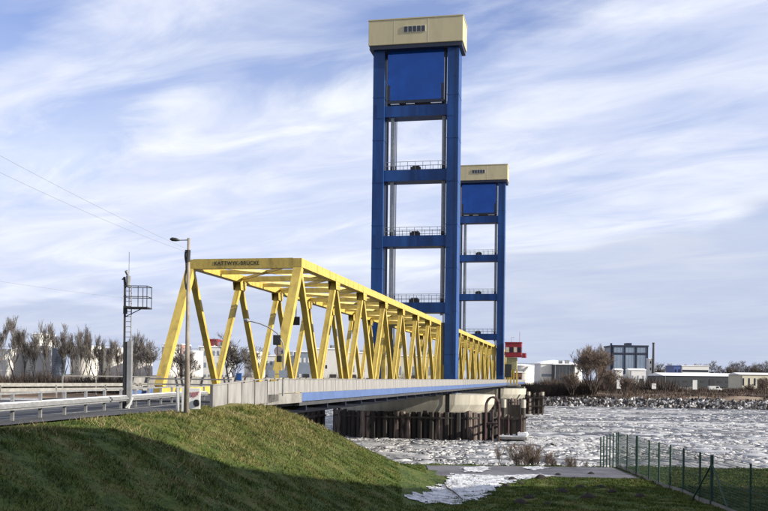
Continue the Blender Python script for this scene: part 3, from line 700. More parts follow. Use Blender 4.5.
def pile_frame(name, label, vs, us_, top, z_rails, m, caps=None, cat='fender'):
    t = bthing(name, label, cat, (vs[0] + vs[-1]) / 2, us_[0], -EYE, None)
    for v in vs:
        for u in us_:
            o = obj('pile', MB().tube([(v, u, -EYE - 0.6), (v + random.uniform(-.06, .06), u, top + random.uniform(-0.15, 0.15))], 0.20, 8), m, t)
    for z in z_rails:
        for u in us_: obj('rail_beam', MB().box(vs[0] - 0.4, vs[-1] + 0.4, u - 0.42, u - 0.22, z - 0.14, z + 0.14), m, t)
        for v in (vs[0], vs[-1]): obj('rail_beam', MB().box(v - 0.1, v + 0.1, us_[0], us_[-1], z - 0.12, z + 0.12), m, t)
    return t
t = pile_frame('timber_fender', 'dark open timber fender standing left of the near pier', [-39.2, -38.4, -37.6, -36.8, -36.1, -35.5], [128.5, 131.5, 134.5], -2.6, (-3.0, -5.6), MT['wood'])
obj('backing_planks', MB().box(-39.1, -35.6, 134.8, 134.95, -EYE, -3.3), MT['wood'], t)
t = pile_frame('mooring_fender', 'dark steel fender frame with snowy platform right of the near pier', [-9.6, -8.9, -8.1, -7.3, -6.5], [131.5, 136.0], -5.2, (-5.4,), MT['wood'])
obj('platform', MB().box(-10.0, -5.9, 130.6, 137.2, -8.25, -7.9), MT['concd'], t)
obj('snow_layer', MB().box(-9.9, -6.0, 130.7, 137.1, -7.897, -7.72).box(-7.2, -5.95, 130.65, 133, -7.71, -7.3), MT['snow'], t)
for v, u in ((-9.3, 133.2), (-6.6, 133.4)):
    c = obj('guide_column', MB().tube([(v, u, -7.7), (v, u, -3.0)], 0.33, 10), MT['wood'], t); obj('column_collar', MB().tube([(v, u, -4.0), (v, u, -2.85)], 0.36, 10), MT['conc'], c)
obj('fender_board', MB().box(-8.6, -7.0, 134.0, 134.3, -7.7, -3.6), MT['wood'], t)
for v in (-6.75, -8.5): obj('red_post', MB().tube([(v, 131.2, -7.9), (v, 131.2, -4.9)], 0.16, 8), MT['maroon'], t)
t = bthing('fender_arch', 'maroon arched steel tube frame against the right end of the near pier', 'fender', -10.4, 130.5, -EYE)
for u in (129.6, 131.2):
    pts = [(-11.5, u, -EYE - 0.4)] + [(-10.6 - 0.9 * math.cos(a), u, -3.8 + 1.3 * math.sin(a)) for a in np.linspace(0, math.pi, 11)] + [(-9.7, u, -EYE - 0.4)]
    obj('arch_tube', MB().tube(pts, 0.13, 8), MT['maroon'], t)
obj('tie_beam', MB().box(-11.4, -9.8, 129.7, 131.1, -6.2, -6.0), MT['maroon'], t)
obj('center_pile', MB().tube([(-10.6, 130.4, -EYE - 0.4), (-10.6, 130.4, -4.2)], 0.15, 8), MT['rustB'], t)
t = pile_frame('mooring_dolphin', 'dark pile cluster with pale caps in the river beyond the near pier', [-10.2, -9.0, -7.9, -6.9], [232, 236, 240], -3.4, (-4.5, -6.5), MT['wood'], cat='dolphin')
for v in (-10.2, -6.9): obj('pile_cap', MB().tube([(v, 231.9, -3.9), (v, 231.9, -3.0)], 0.36, 8), MT['conc'], t)
obj('backing_planks', MB().box(-10.1, -7.0, 236.3, 236.5, -EYE, -4.0), MT['wood'], t)
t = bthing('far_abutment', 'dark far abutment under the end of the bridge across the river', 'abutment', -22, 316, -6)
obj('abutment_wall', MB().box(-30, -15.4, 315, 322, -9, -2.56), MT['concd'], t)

# ------------------------------------------------------------------ road furniture on the left
def zrel(X, Y): return float(ground_z(X, Y))
g = thing('guardrail', 'near guardrail with thin top pipe between the road and the grass edge', 'guardrail', (-11.4, 30, EYE - 1.46), 'guardrails of the approach road')
def gx(y): return float(np.interp(y, [8, 20, 28, 50, 58], [-14.4, -12.2, -11.45, -11.1, -9.6]))
first = None
for k in range(20):
    y = 11.0 + k * 2.28; x = gx(y)
    if first is None:
        first = obj('post', MB().box(x - 0.05, x + 0.05, y - 0.04, y + 0.04, EYE - 1.46, EYE - 0.64), MT['zinc'], g); fx, fy = x, y
        fb = obj('spacer_block', MB().box(x - 0.07, x + 0.22, y - 0.05, y + 0.05, EYE - 1.10, EYE - 0.94), MT['zinc'], g)
    else:
        for s in (first, fb): c = s.copy(); C.objects.link(c); c.parent = g; c.location = (x - fx, y - fy, 0)
for k in range(19):
    y = 11.0 + k * 2.28; y2 = y + 2.28; a_ = (gx(y), y); b_ = (gx(y2), y2)
    obj('pipe_rail', MB().beam((*a_, EYE - 0.62), (*b_, EYE - 0.62), 0.06, 0.06), MT['zinc'], g)
    w = MB()
    for dz, ox in ((-0.07, 0.20), (0.0, 0.14), (0.07, 0.20)): w.beam((a_[0] - ox, a_[1], EYE - 1.02 + dz), (b_[0] - ox, b_[1], EYE - 1.02 + dz), 0.05, 0.075)
    for sgn in (1,):
        for dz, ox in ((-0.07, 0.20), (0.0, 0.26), (0.07, 0.20)): w.beam((a_[0] + ox, a_[1], EYE - 1.02 + dz), (b_[0] + ox, b_[1], EYE - 1.02 + dz), 0.05, 0.075)
    obj('rail_beam', w, MT['zinc'], g)
    obj('snow_strip', MB().beam((a_[0], a_[1], EYE - 0.905), (b_[0], b_[1], EYE - 0.905), 0.34, 0.02), MT['snow'], g)
# far guardrail and two-bar fence
def rail_line(name, label, pts, z_rails, z_base, step, hh, m, group=None, cat='guardrail', postw=0.09):
    L_ = [Vector(p) for p in pts]; t = thing(name, label, cat, (L_[0].x, L_[0].y, EYE + z_base), group)
    for p, q in zip(L_, L_[1:]):
        n = max(1, int((q - p).length / step))
        for k in range(n):
            a_ = p + (q - p) * (k / n); b_ = p + (q - p) * ((k + 1) / n)
            obj('post', MB().box(a_.x - postw / 2, a_.x + postw / 2, a_.y - postw / 2, a_.y + postw / 2, EYE + z_base, EYE + max(z_rails)), m, t)
            for z, h_ in zip(z_rails, hh): obj('rail_beam', MB().beam((a_.x, a_.y + 0.08, EYE + z), (b_.x, b_.y + 0.08, EYE + z), 0.07, h_), m, t)
    return t
ZP = mat('pale_guardrail_zinc', (0.30, 0.29, 0.27), 0.6, 0.1, var=0.15, vscale=3)
rail_line('guardrail', 'far guardrail of two broad pale beams across the road', [(-38, 18), (-21, 52), (-15.6, 63)], (-0.64, -0.93), -1.5, 4.0, (0.20, 0.20), ZP, 'guardrails of the approach road')
rail_line('handrail_fence', 'pale pipe fence with low posts behind the far guardrail left of the bridge', [(-20.3, 60), (-14.4, 61.5)], (-0.12, -0.62), -1.5, 2.0, (0.07, 0.07), ZP, None, 'railing', 0.07)
rail_line('boardwalk_railing', 'pale railing running past the left end post onto the bridge', [(-15.4, 62.0), (-9.8, 61.2)], (-0.25, -0.60), -1.45, 2.2, (0.09, 0.09), ZP, None, 'railing', 0.07)

# signal mast with basket
bx, by = at(127.5, 403, 41).x, 41.0
t = thing('signal_mast', 'dark lattice mast with a railed service basket and antenna by the guardrail', 'mast', (bx, by, EYE - 1.46))
S = 41 / 950.0
def mz(py): return at(127, py, by).z
obj('lower_box', MB().box(bx - 0.19, bx - 0.02, by - 0.10, by + 0.16, EYE - 1.46, mz(342)), MT['dark'], t)
obj('cable_cabinet', MB().box(bx - 0.015, bx + 0.17, by - 0.12, by + 0.14, EYE - 1.3, mz(341)), MT['zinc'], t)
la = MB(); la.tube([(bx - 0.16, by, mz(342)), (bx - 0.16, by, mz(284))], 0.05, 6); obj('upright', la, MT['dark'], t)
obj('upright', MB().tube([(bx + 0.12, by, mz(342)), (bx + 0.12, by, mz(286))], 0.025, 6), MT['zinc'], t)
z = mz(342)
while z < mz(288): obj('rung', MB().tube([(bx - 0.16, by, z), (bx + 0.12, by, z)], 0.014, 5), MT['zinc'], t); z += 0.22
obj('junction_box', MB().box(bx - 0.2, bx - 0.05, by - 0.12, by, mz(314), mz(306)), MT['dark'], t)
bk = bx - 0.13; bw = 1.02
b0, b1 = mz(308.5), mz(286.5)
f = obj('basket_floor', MB().box(bk, bk + bw, by - 0.35, by + 0.5, b0, b0 + 0.06), MT['dark'], t)
for x in (bk + 0.02, bk + 0.62, bk + bw - 0.02):
    for y in (by - 0.33, by + 0.48): obj('basket_post', MB().tube([(x, y, b0 + 0.06), (x, y, b1)], 0.018, 5), MT['dark'], t)
for z in (b1, (b0 + b1) / 2 + 0.02):
    obj('basket_rail', MB().tube([(bk, by - 0.33, z), (bk + bw, by - 0.33, z), (bk + bw, by + 0.48, z), (bk, by + 0.48, z), (bk, by - 0.33, z)], 0.018, 5), MT['dark'], t)
obj('basket_brace', MB().tube([(bk, by, b0 - 0.35), (bk + 0.7, by, b0)], 0.02, 5), MT['dark'], t)
obj('camera_head', MB().tube([(bx - 0.02, by, mz(287)), (bx - 0.02, by, mz(276))], [0.09, 0.11], 8).tube([(bx - 0.04, by, mz(275)), (bx - 0.1, by - .1, mz(271))], 0.07, 8), MT['zinc'], t)
obj('signal_lamp', MB().tube([(bx - 0.16, by, mz(286)), (bx - 0.2, by, mz(277))], 0.055, 6).tube([(bx - 0.3, by, mz(279.5)), (bx - 0.2, by, mz(278.5))], 0.03, 6), MT['dark'], t)
obj('antenna', MB().tube([(bx + 0.0, by, mz(277)), (bx + 0.0, by, mz(252))], 0.009, 5), MT['dark'], t)
obj('foot_bracket', MB().beam((bx - 0.05, by - 0.1, EYE - 1.42), (bx + 0.3, by - 0.3, EYE - 1.0), 0.08, 0.06).beam((bx + .28, by - 0.3, EYE - 1.0), (bx + 0.12, by - 0.3, EYE - 1.44), 0.08, 0.06), MT['white'], t)

# street lamp
LZ = 37.5; lp = at(186.8, 406, LZ); lz0 = EYE + zrel(lp.x, LZ) - 0.05
def lzz(py): return at(188, py, LZ).z
t = thing('street_lamp', 'tall weathered lamp post with one arm at the end of the parapet', 'street lamp', (lp.x, LZ, lz0))
POLE = mat('weathered_lamp_pole', (0.36, 0.32, 0.27), 0.8, vscale=3, col2=(0.16, 0.13, 0.10), streak=4)
obj('pole', MB().tube([(lp.x, LZ, lz0), (lp.x, LZ, lz0 + 1.9), (lp.x, LZ, lzz(238))], [0.13, 0.095, 0.055], 10), POLE, t, smooth=True)
obj('arm', MB().tube([(lp.x + 0.03, LZ, lzz(240)), (lp.x - 0.35, LZ, lzz(240.3)), (lp.x - 0.5, LZ, lzz(239.8))], 0.022, 6), MT['zinc'], t)
hd = MB().tube([(lp.x - 0.36, LZ, lzz(240.4)), (lp.x - 0.5, LZ, lzz(239.8)), (lp.x - 0.66, LZ, lzz(239.4)), (lp.x - 0.74, LZ, lzz(239.3))], [0.03, 0.07, 0.075, 0.03], 8)
obj('lamp_head', hd, MT['dark'], t, smooth=True)
obj('cable_clamp', MB().tube([(lp.x, LZ, lzz(250)), (lp.x - 0.02, LZ, lzz(262))], 0.085, 8), MT['dark'], t)
cab = [(lp.x - 0.10 - 0.03 * math.sin(k * 0.9), LZ - 0.02, lzz(250 + k * 3.3)) for k in range(13)]
obj('hanging_cable', MB().tube(cab, 0.035, 5), MT['dark'], t)

# overhead cables
def cable(label, p, q, sag, r, name='overhead_cable'):
    p, q = Vector(p), Vector(q); pts = []
    for k in range(25): s = k / 24; c = p.lerp(q, s); c.z -= sag * 4 * s * (1 - s); pts.append(c)
    o = obj(name, MB().tube([c for c in pts], r * 0.6, 5), MT['zinc'], loc=p); return tag(o, label, 'cable', 'overhead cables')
top = at(187, 249, LZ)
A0 = at(0, 152, 24); d_ = (A0 - top); cable('upper thin overhead cable running from the lamp post out of the left side', top, top + d_ * 1.35, 0.12, 0.006)
A1 = at(0, 167, 24); top2 = at(187, 252, LZ); d_ = (A1 - top2); cable('lower thin overhead cable running from the lamp post out of the left side', top2, top2 + d_ * 1.35, 0.18, 0.006)
A2 = at(0, 280, 33); m0 = at(124, 298, 41); d_ = (A2 - m0); cable('thin cable from the mast below its basket to the left', m0, m0 + d_ * 1.5, 0.05, 0.006)

# white board and concrete end block by the lamp
w0 = at(189, 388, 37.0); w1 = at(200, 408, 37.0)
t = thing('end_board', 'white board with red spray paint marks leaning at the parapet end', 'board', ((w0.x + w1.x) / 2, 37, EYE - 1.5))
obj('board_panel', MB().prism([(w0.x, 37.0), (w1.x, 37.0), (w1.x, 37.08), (w0.x, 37.08)], at(195, 409, 37).z, at(195, 388, 37).z), MT['white'], t, bevel=0.01)
mk = MB()
for a_, b_ in (((190.6, 392), (191.8, 397)), ((191.8, 397), (193, 392)), ((194.3, 392), (194.3, 397)), ((194.3, 397.5), (193.2, 398)), ((196.2, 391.6), (196.2, 396.5)), ((198, 391.4), (198, 395)), ((198, 391.6), (199.6, 391.8))):
    p = at(*a_, 36.985); q = at(*b_, 36.985); p.y = q.y = 36.99; mk.beam(p, q, 0.012, 0.03, up=(0, 1, 0))
obj('red_marking', mk, MT['redmark'], t)
a_ = at(196.5, 403, 36.93); tr = MB().tube([(a_.x - 0.02, 36.93, a_.z), (a_.x + 0.01, 36.985, a_.z)], 0.14, 14); obj('dark_disc', tr, MT['dark'], t)
g0 = at(180.5, 406, 37.8)
t = thing('gate_post', 'pair of white posts left of the lamp post', 'post', (g0.x, 37.8, EYE - 1.5))
for px in (178, 183.5):
    a_ = at(px, 388, 37.8); obj('post', MB().box(a_.x - 0.06, a_.x + 0.06, 37.75, 37.86, EYE - 1.55, a_.z), MT['white'], t)
obj('cross_rail', MB().box(at(177, 390, 37.8).x, at(186, 390, 37.8).x, 37.765, 37.84, at(180, 388, 37.8).z + 0.003, at(180, 386.6, 37.8).z), MT['white'], t)

# traffic signal with lamp arm on the parapet
SZ = 50.0
def sp_(px, py): return at(px, py, SZ)
b = sp_(283, 396)
t = thing('traffic_signal', 'signal pole with curved lamp arm standing at the parapet before the right end post', 'traffic signal', b)
obj('pole', MB().tube([b, sp_(283.6, 350)], 0.055, 8), MT['zinc'], t)
arm = [sp_(283.6, 350), sp_(282.5, 342), sp_(278, 334), sp_(270, 328), sp_(261, 324), sp_(252, 321.5), sp_(247, 321)]
obj('lamp_arm', MB().tube(arm, 0.035, 6), MT['zinc'], t)
obj('lamp_head', MB().tube([sp_(250, 321.2), sp_(247.5, 320.4), sp_(244, 319.8)], [0.05, 0.11, 0.05], 8), MT['zinc'], t)
s = sp_(277, 339); obj('signal_head', MB().box(s.x - 0.2, s.x + 0.2, s.y - 0.12, s.y + 0.12, sp_(277, 345).z, sp_(277, 335).z), MT['black'], t, bevel=0.03)
s = sp_(278.5, 351); obj('round_sign', MB().tube([(s.x, s.y - 0.02, s.z), (s.x, s.y + 0.02, s.z)], 0.24, 18), mat('grey_sign_back', (0.30, 0.25, 0.26), 0.6), t)
s = sp_(279, 358); obj('signal_head', MB().box(s.x - 0.12, s.x + 0.15, s.y - 0.12, s.y + 0.12, sp_(279, 362).z, sp_(279, 355.5).z), MT['black'], t, bevel=0.03)
obj('bracket', MB().tube([sp_(277, 345), sp_(278, 355)], 0.03, 6).tube([sp_(278.5, 351), sp_(283.6, 352)], 0.025, 6), MT['dark'], t)
for px, ww in ((272, 0.16), (283, 0.2)):
    s = sp_(px, 374); obj('sign_plate', MB().box(s.x - ww, s.x + ww, s.y - 0.09, s.y - 0.06, s.z - 0.2, s.z + 0.2), MT['greyb'], t)
obj('plate_bar', MB().tube([sp_(271, 374), sp_(284, 374)], 0.02, 5), MT['zinc'], t)
s = at(239, 377, 44.5)
t = thing('parapet_box', 'small blue box clamped on the parapet handrail', 'box', (s.x, s.y, s.z - 0.2))
obj('box_body', MB().box(s.x - 0.12, s.x + 0.12, s.y - 0.1, s.y + 0.1, s.z - 0.17, s.z + 0.15), MT['blue'], t, bevel=0.02)
obj('box_lid', MB().box(s.x - 0.14, s.x + 0.14, s.y - 0.12, s.y + 0.12, s.z + 0.153, s.z + 0.19), MT['bluec'], t)
# signal hardware inside the bridge
for i, (px, py, Z, lab) in enumerate([(296, 325, 92, 'dark signal lamps hanging on the left side inside the bridge portal'), (336, 300, 100, 'small dark signal box high among the diagonals')]):
    s = at(px, py, Z); t = thing('bridge_signal', lab, 'signal', s)
    obj('signal_head', MB().box(s.x - 0.35, s.x + 0.35, s.y - 0.2, s.y + 0.2, s.z, s.z + 0.8), MT['black'], t)
    top_z = EYE + ZT; obj('hanger', MB().tube([(s.x, s.y, s.z + 0.8), (s.x, s.y, top_z)], 0.05, 5), MT['dark'], t)

# ------------------------------------------------------------------ wire fence on the right
def fence_right():
    t = thing('wire_fence', 'dark green wire mesh fence on posts running down to the river path', 'fence', (14.0, 46, EYE - 5.2))
    Zs = [57.2, 54.9, 52.6, 50.0, 48.2, 46.3, 44.2, 41.8, 40.3, 36.3, 33.4, 31]
    Xs = [14.15, 14.1, 14.05, 14, 14, 14, 13.98, 13.95, 13.95, 14.05, 14.1, 14.1]
    tops = []
    for i, (X, Z) in enumerate(zip(Xs, Zs)):
        gz = EYE + zrel(X, Z); th = 0.075 if i in (2, 8) else 0.045; top = EYE - 3.12 + (0.06 if i in (2,) else 0)
        obj('post', MB().tube([(X, Z, gz - 0.2), (X, Z, top)], th, 7), MT['fence'], t); tops.append((X, Z, top, gz))
    for (X, Z, tp, gz), (X2, Z2, tp2, gz2) in zip(tops, tops[1:]):
        w = MB(); n = max(2, int(abs(Z - Z2) / 0.085))
        for k in range(1, n): s_ = k / n; x = X + (X2 - X) * s_; z = Z + (Z2 - Z) * s_; w.beam((x, z, gz + 0.03), (x, z, tp - 0.1), 0.009, 0.009, up=(0, 1, 0))
        for h in np.arange(0.06, 1.98, 0.11): w.beam((X, Z, min(gz + h, tp - 0.06)), (X2, Z2, min(gz2 + h, tp2 - 0.06)), 0.011, 0.011)
        obj('mesh_panel', w, MT['fence'], t)
        obj('tension_wire', MB().tube([(X, Z, tp - 0.05), (X2, Z2, tp2 - 0.05)], 0.012, 5), MT['fence'], t)
        obj('tension_wire', MB().tube([(X, Z, gz + 1.1), (X2, Z2, gz2 + 1.1)], 0.010, 5), MT['fence'], t)
        obj('base_board', MB().beam((X, Z, gz + 0.06), (X2, Z2, gz2 + 0.06), 0.05, 0.20), MT['concd'], t)
    X, Z, tp, gz = tops[8]
    obj('brace', MB().tube([(X, Z, gz + 1.75), (X + 0.05, Z - 1.9, EYE + zrel(X, Z - 1.9))], 0.04, 6), MT['fence'], t)
    obj('brace', MB().tube([(X, Z, gz + 1.75), (X - 0.35, Z + 1.5, EYE + zrel(X, Z + 1.5))], 0.04, 6), MT['fence'], t)
    # short return towards the river
    t = thing('wire_fence', 'short return of the green wire fence going down the river bank', 'fence', (13.7, 60, EYE - 5.6))
    pr = None
    for k in range(6):
        X = 14.1 - 0.02 * k; Z = 57.4 + k * 0.75; gz = EYE + zrel(X, Z); tp = EYE - 3.15 - 0.1 * k
        obj('post', MB().tube([(X, Z, gz - 0.1), (X, Z, tp)], 0.045, 6), MT['fence'], t)
        if pr:
            w = MB()
            for h in np.arange(0.1, 2.0, 0.12): w.beam((pr[0], pr[1], pr[3] - h), (X, Z, tp - h), 0.012, 0.012)
            obj('mesh_panel', w, MT['fence'], t)
        pr = (X, Z, gz, tp)
    for i, (X, Y, lab) in enumerate([(17.5, 43.5, 'thin leaning stake beyond the wire fence, left one'), (20.2, 45.5, 'thin upright stake beyond the wire fence, right one')]): pass
fence_right()

# ------------------------------------------------------------------ bare shrubs and trees
def grow(V, F, p, d, L_, r, depth, spread, sides=3, up=0.15, kids=3, rmin=0.02, segs=2):
    """recursive limb as tapered open tube"""
    pts = [p]; dd = d.copy()
    for s in range(segs):
        dd = (dd + Vector((random.gauss(0, .12), random.gauss(0, .12), random.gauss(0, .06) + up * 0.25))).normalized(); pts.append(pts[-1] + dd * (L_ / segs))
    r1 = max(rmin, r * 0.62)
    for i, q in enumerate(pts):
        rr = r + (r1 - r) * i / segs
        a = dd.cross(Vector((0.3, 0.2, 1))).normalized(); c = dd.cross(a); b0 = len(V)
        for k in range(sides): t = 2 * math.pi * k / sides; V.append(tuple(q + (a * math.cos(t) + c * math.sin(t)) * rr))
        if i:
            for k in range(sides): k2 = (k + 1) % sides; F.append((b0 - sides + k, b0 - sides + k2, b0 + k2, b0 + k))
    if depth > 0:
        for k in range(kids):
            s = random.uniform(0.35, 1.0); i = min(segs, int(s * segs) + 0); q = pts[i] if i == segs else pts[i].lerp(pts[i + 1], s * segs - i)
            ax = Vector((random.gauss(0, 1), random.gauss(0, 1), random.gauss(0, 0.4))); nd = (dd + ax.normalized() * spread * random.uniform(0.6, 1.1)); nd.z += up; nd.normalize()
            grow(V, F, q, nd, L_ * random.uniform(0.62, 0.82), r1 * random.uniform(0.6, 0.85), depth - 1, spread, sides, up, kids, rmin, segs)
def tree_meshes(h, spread, kids, depth, rmin, stems=1, mt='twig', up=0.2, trunk_r=0.32):
    V, F, TV, TF = [], [], [], []; stem_l = []
    for s in range(stems):
        a = random.uniform(0, 6.28); lean = 0.0 if stems == 1 else random.uniform(0.15, 0.5)
        d = Vector((math.cos(a) * lean, math.sin(a) * lean, 1)).normalized(); base = Vector((math.cos(a) * 0.5 * (stems > 1), math.sin(a) * .5 * (stems > 1), -0.3))
        grow(TV, TF, base, d, h * 0.42, trunk_r, 0, 0, 6, 0.1, 0, 0.02, 4)
        if stems > 1: stem_l.append((TV, TF)); TV, TF = [], []
        tipp = base + d * h * 0.40
        for k in range(4 if stems == 1 else 3):
            q = base + d * h * random.uniform(0.12, 0.4); ax = Vector((random.gauss(0, 1), random.gauss(0, 1), 0)).normalized(); nd = (d + ax * spread * random.uniform(.5, 1)).normalized()
            grow(V, F, q, nd, h * random.uniform(0.22, 0.30), trunk_r * 0.5, depth, spread, 3, up, kids, rmin)
        grow(V, F, tipp, d, h * 0.28, trunk_r * 0.6, depth, spread, 3, up, kids, rmin)
    out = []
    for nm, vv, ff, m in [('trunk' if stems == 1 else 'stem', a_, b_, MT['bark']) for a_, b_ in (stem_l or [(TV, TF)])] + [('crown', V, F, MT[mt])]:
        me = bpy.data.meshes.new(nm); me.from_pydata(vv, [], ff); me.update(); me.materials.append(m); out.append(me)
    return out
def place_tree(ms, p, sc, rz, name, label, cat='tree', group=None, sx=1.0):
    t = bpy.data.objects.new(name, None); C.objects.link(t); t.location = p; t.rotation_euler = (0, 0, rz); t.scale = (sc * sx, sc * sx, sc)
    tag(t, label, cat, group)
    for me in ms:
        o = bpy.data.objects.new(me.name.split('.')[0], me); C.objects.link(o); o.parent = t
    return t
random.seed(11)
POP = [tree_meshes(18, 0.38, 4, 4, 0.030, up=0.42, trunk_r=0.24) for _ in range(5)]
RND = [tree_meshes(14, 0.75, 4, 4, 0.036, up=0.12, trunk_r=0.30) for _ in range(3)]
ORD = 'first second third fourth fifth sixth seventh eighth ninth tenth eleventh twelfth thirteenth fourteenth fifteenth sixteenth seventeenth eighteenth'.split()
row = [(2, 322), (14, 320), (24, 330), (33, 336), (44, 326), (55, 327), (64, 336), (72, 331), (80, 333), (87, 330), (95, 338), (102, 342), (110, 339), (118, 343), (135, 335), (141, 338), (148, 341)]
for i, (px, py) in enumerate(row):
    Z = 352 + 6 * ((i * 7) % 4); g0 = at(px, 383, Z); zb = EYE - 3.2; h = at(px, py, Z).z - zb
    order = sorted(range(len(row)), key=lambda k: row[k][0]).index(i)
    place_tree(POP[i % 5], (g0.x, Z, zb), h / 18.5, random.uniform(0, 6.28), 'bare_tree', '%s bare slender tree from the left in the row before the white tanks' % ORD[order], 'tree', 'row of bare trees before the tanks', 1.0)
for i, (px, py, nm) in enumerate([(147, 345, 'dark bushy bare tree just left of the left end post'), (178, 348, 'bare tree behind the lamp post'), (228, 338, 'bare tree seen between the second pair of diagonals'), (236, 345, 'low bare tree left of the third left diagonal'), (187, 352, 'low bare tree behind the first brown diagonal'), (256, 350, 'bare tree right of the pale tanks behind the bridge')]):
    Z = 335; g0 = at(px, 383, Z); zb = EYE - 3.2; h = at(px, py, Z).z - zb
    place_tree(RND[i % 3], (g0.x, Z, zb), h / 13.5, i * 1.3, 'bare_tree', nm, 'tree')
# big shrubby tree right of centre
random.seed(5)
BT = tree_meshes(15, 0.62, 3, 5, 0.026, stems=9, mt='twigr', up=0.16, trunk_r=0.20)
p = at(592, 392, 322); place_tree(BT, (p.x, 322, EYE - 4.6), 1.02, 0.4, 'bare_tree', 'large spreading bare tree on the far bank in front of the dark building', 'tree', None, 0.98)
BT2 = tree_meshes(10, 0.7, 3, 4, 0.04, stems=5, mt='twigr', up=0.10, trunk_r=0.15)
for i, (px, py, lab) in enumerate([(572, 372, 'low bare shrub left of the large bare tree'), (612, 370, 'low bare shrub right of the large bare tree'), (625, 376, 'short bare shrub below the factory'), (763, 378, 'bare shrub at the right edge of the far bank'), (750, 384, 'low bare shrub on the bank before the cream building')]):
    Z = 316; p = at(px, 392, Z); zb = EYE - 4.8; place_tree(BT2, (p.x, Z, zb), (at(px, py, Z).z - zb) / 9.5, i * 1.7, 'bare_shrub', lab, 'shrub')
for i, (px, py) in enumerate([(640, 366), (660, 366), (668, 367), (676, 366), (703, 367), (712, 365), (727, 367), (735, 365), (741, 365), (751, 366), (758, 366), (765, 365), (772, 366)]):
    Z = 900 + 20 * (i % 3); p = at(px, 384, Z); zb = EYE - 3.1
    place_tree(RND[i % 3], (p.x, Z, zb), (at(px, py, Z).z - zb) / 12.5, i * 2.1, 'distant_tree', '%s round bare tree from the left far off on the right horizon' % ORD[i], 'tree', 'distant bare trees on the right horizon', 1.35)

# river-edge shrubs near the path
random.seed(21)
SH = [tree_meshes(1.9, 0.6, 3, 3, 0.007, stems=7, mt='twigr', up=0.25, trunk_r=0.018) for _ in range(2)]
for i, (px, py, sc, lab) in enumerate([(513, 438, 1.0, 'spindly bare shrub at the river edge, leftmost of them'), (525, 440, 1.05, 'bare shrub at the river edge standing tallest beside the path'), (538, 446, 0.85, 'low bare shrub at the river edge right of the tallest one'), (560, 452, 0.62, 'small brown shrub farther right on the river edge'), (578, 455, 0.5, 'tiny brown shrub left of the fence corner')]):
    Z = 58.4; p = at(px, 462, Z); zb = EYE + zrel(p.x, Z) - 0.05
    place_tree(SH[i % 2], (p.x, Z, zb), (at(px, py, Z).z - zb) / 1.75, i * 2.2, 'bare_shrub', lab, 'shrub')

def blades(name, X, Y, Z, h, w, m, lean=0.35, label=None, kind='stuff'):
    K = len(X); a = rng.uniform(0, 2 * np.pi, K); lx = rng.normal(0, lean, K) * h; ly = rng.normal(0, lean, K) * h
    A = np.stack([X - np.cos(a) * w / 2, Y - np.sin(a) * w / 2, Z - 0.02], -1); B = np.stack([X + np.cos(a) * w / 2, Y + np.sin(a) * w / 2, Z - 0.02], -1); T = np.stack([X + lx, Y + ly, Z + h], -1)
    V = np.stack([A, B, T], 1).reshape(-1, 3); F = np.arange(3 * K).reshape(-1, 3)
    return tag(npobj(name, V, F, m), label, kind=kind)
# scrub and reed on the far bank, hedges on the left
K = 60000
X = rng.uniform(-80, 210, K); d = 5 + 60 * rng.random(K) ** 1.6; Y = far_shore(X) + d
den = vnoise(X, d * 2, 11, 31) + 0.5 * vnoise(X, d, 4, 32); k_ = den > -0.2; X, Y, d = X[k_], Y[k_], d[k_]; K = len(X)
h = rng.uniform(0.3, 1.1, K) * (1 + 0.4 * vnoise(X, d, 13, 33)); blades('bank_reeds', X, Y, far_z(X, Y) + EYE, h, np.full(K, 0.22), MT['reed'], label='brown winter reeds and scrub along the far bank')
K = 52000
sel = rng.random(K); X = np.where(sel < 0.30, rng.uniform(45, 72, K), np.where(sel < 0.6, rng.uniform(60, 215, K), rng.uniform(-155, 40, K)))
Y = np.where(sel < 0.30, 330 + rng.uniform(-8, 8, K), np.where(sel < 0.6, 352 + rng.uniform(-12, 18, K), far_shore(X) + rng.uniform(5, 13, K)))
h = np.where(sel < 0.30, rng.uniform(1.6, 5.2, K), np.where(sel < 0.6, rng.uniform(0.6, 2.4, K) + 5.0 * (X < 108) * rng.random(K), rng.uniform(2.5, 8.4, K)))
h = h * (0.8 + 0.25 * vnoise(X, Y, 5, 41)); blades('hedge_scrub', X, Y, far_z(X, Y) + EYE - 0.3, h, np.full(K, 0.36), MT['scrub'], 0.25, label='dark leafless hedge and scrub behind the far shore')

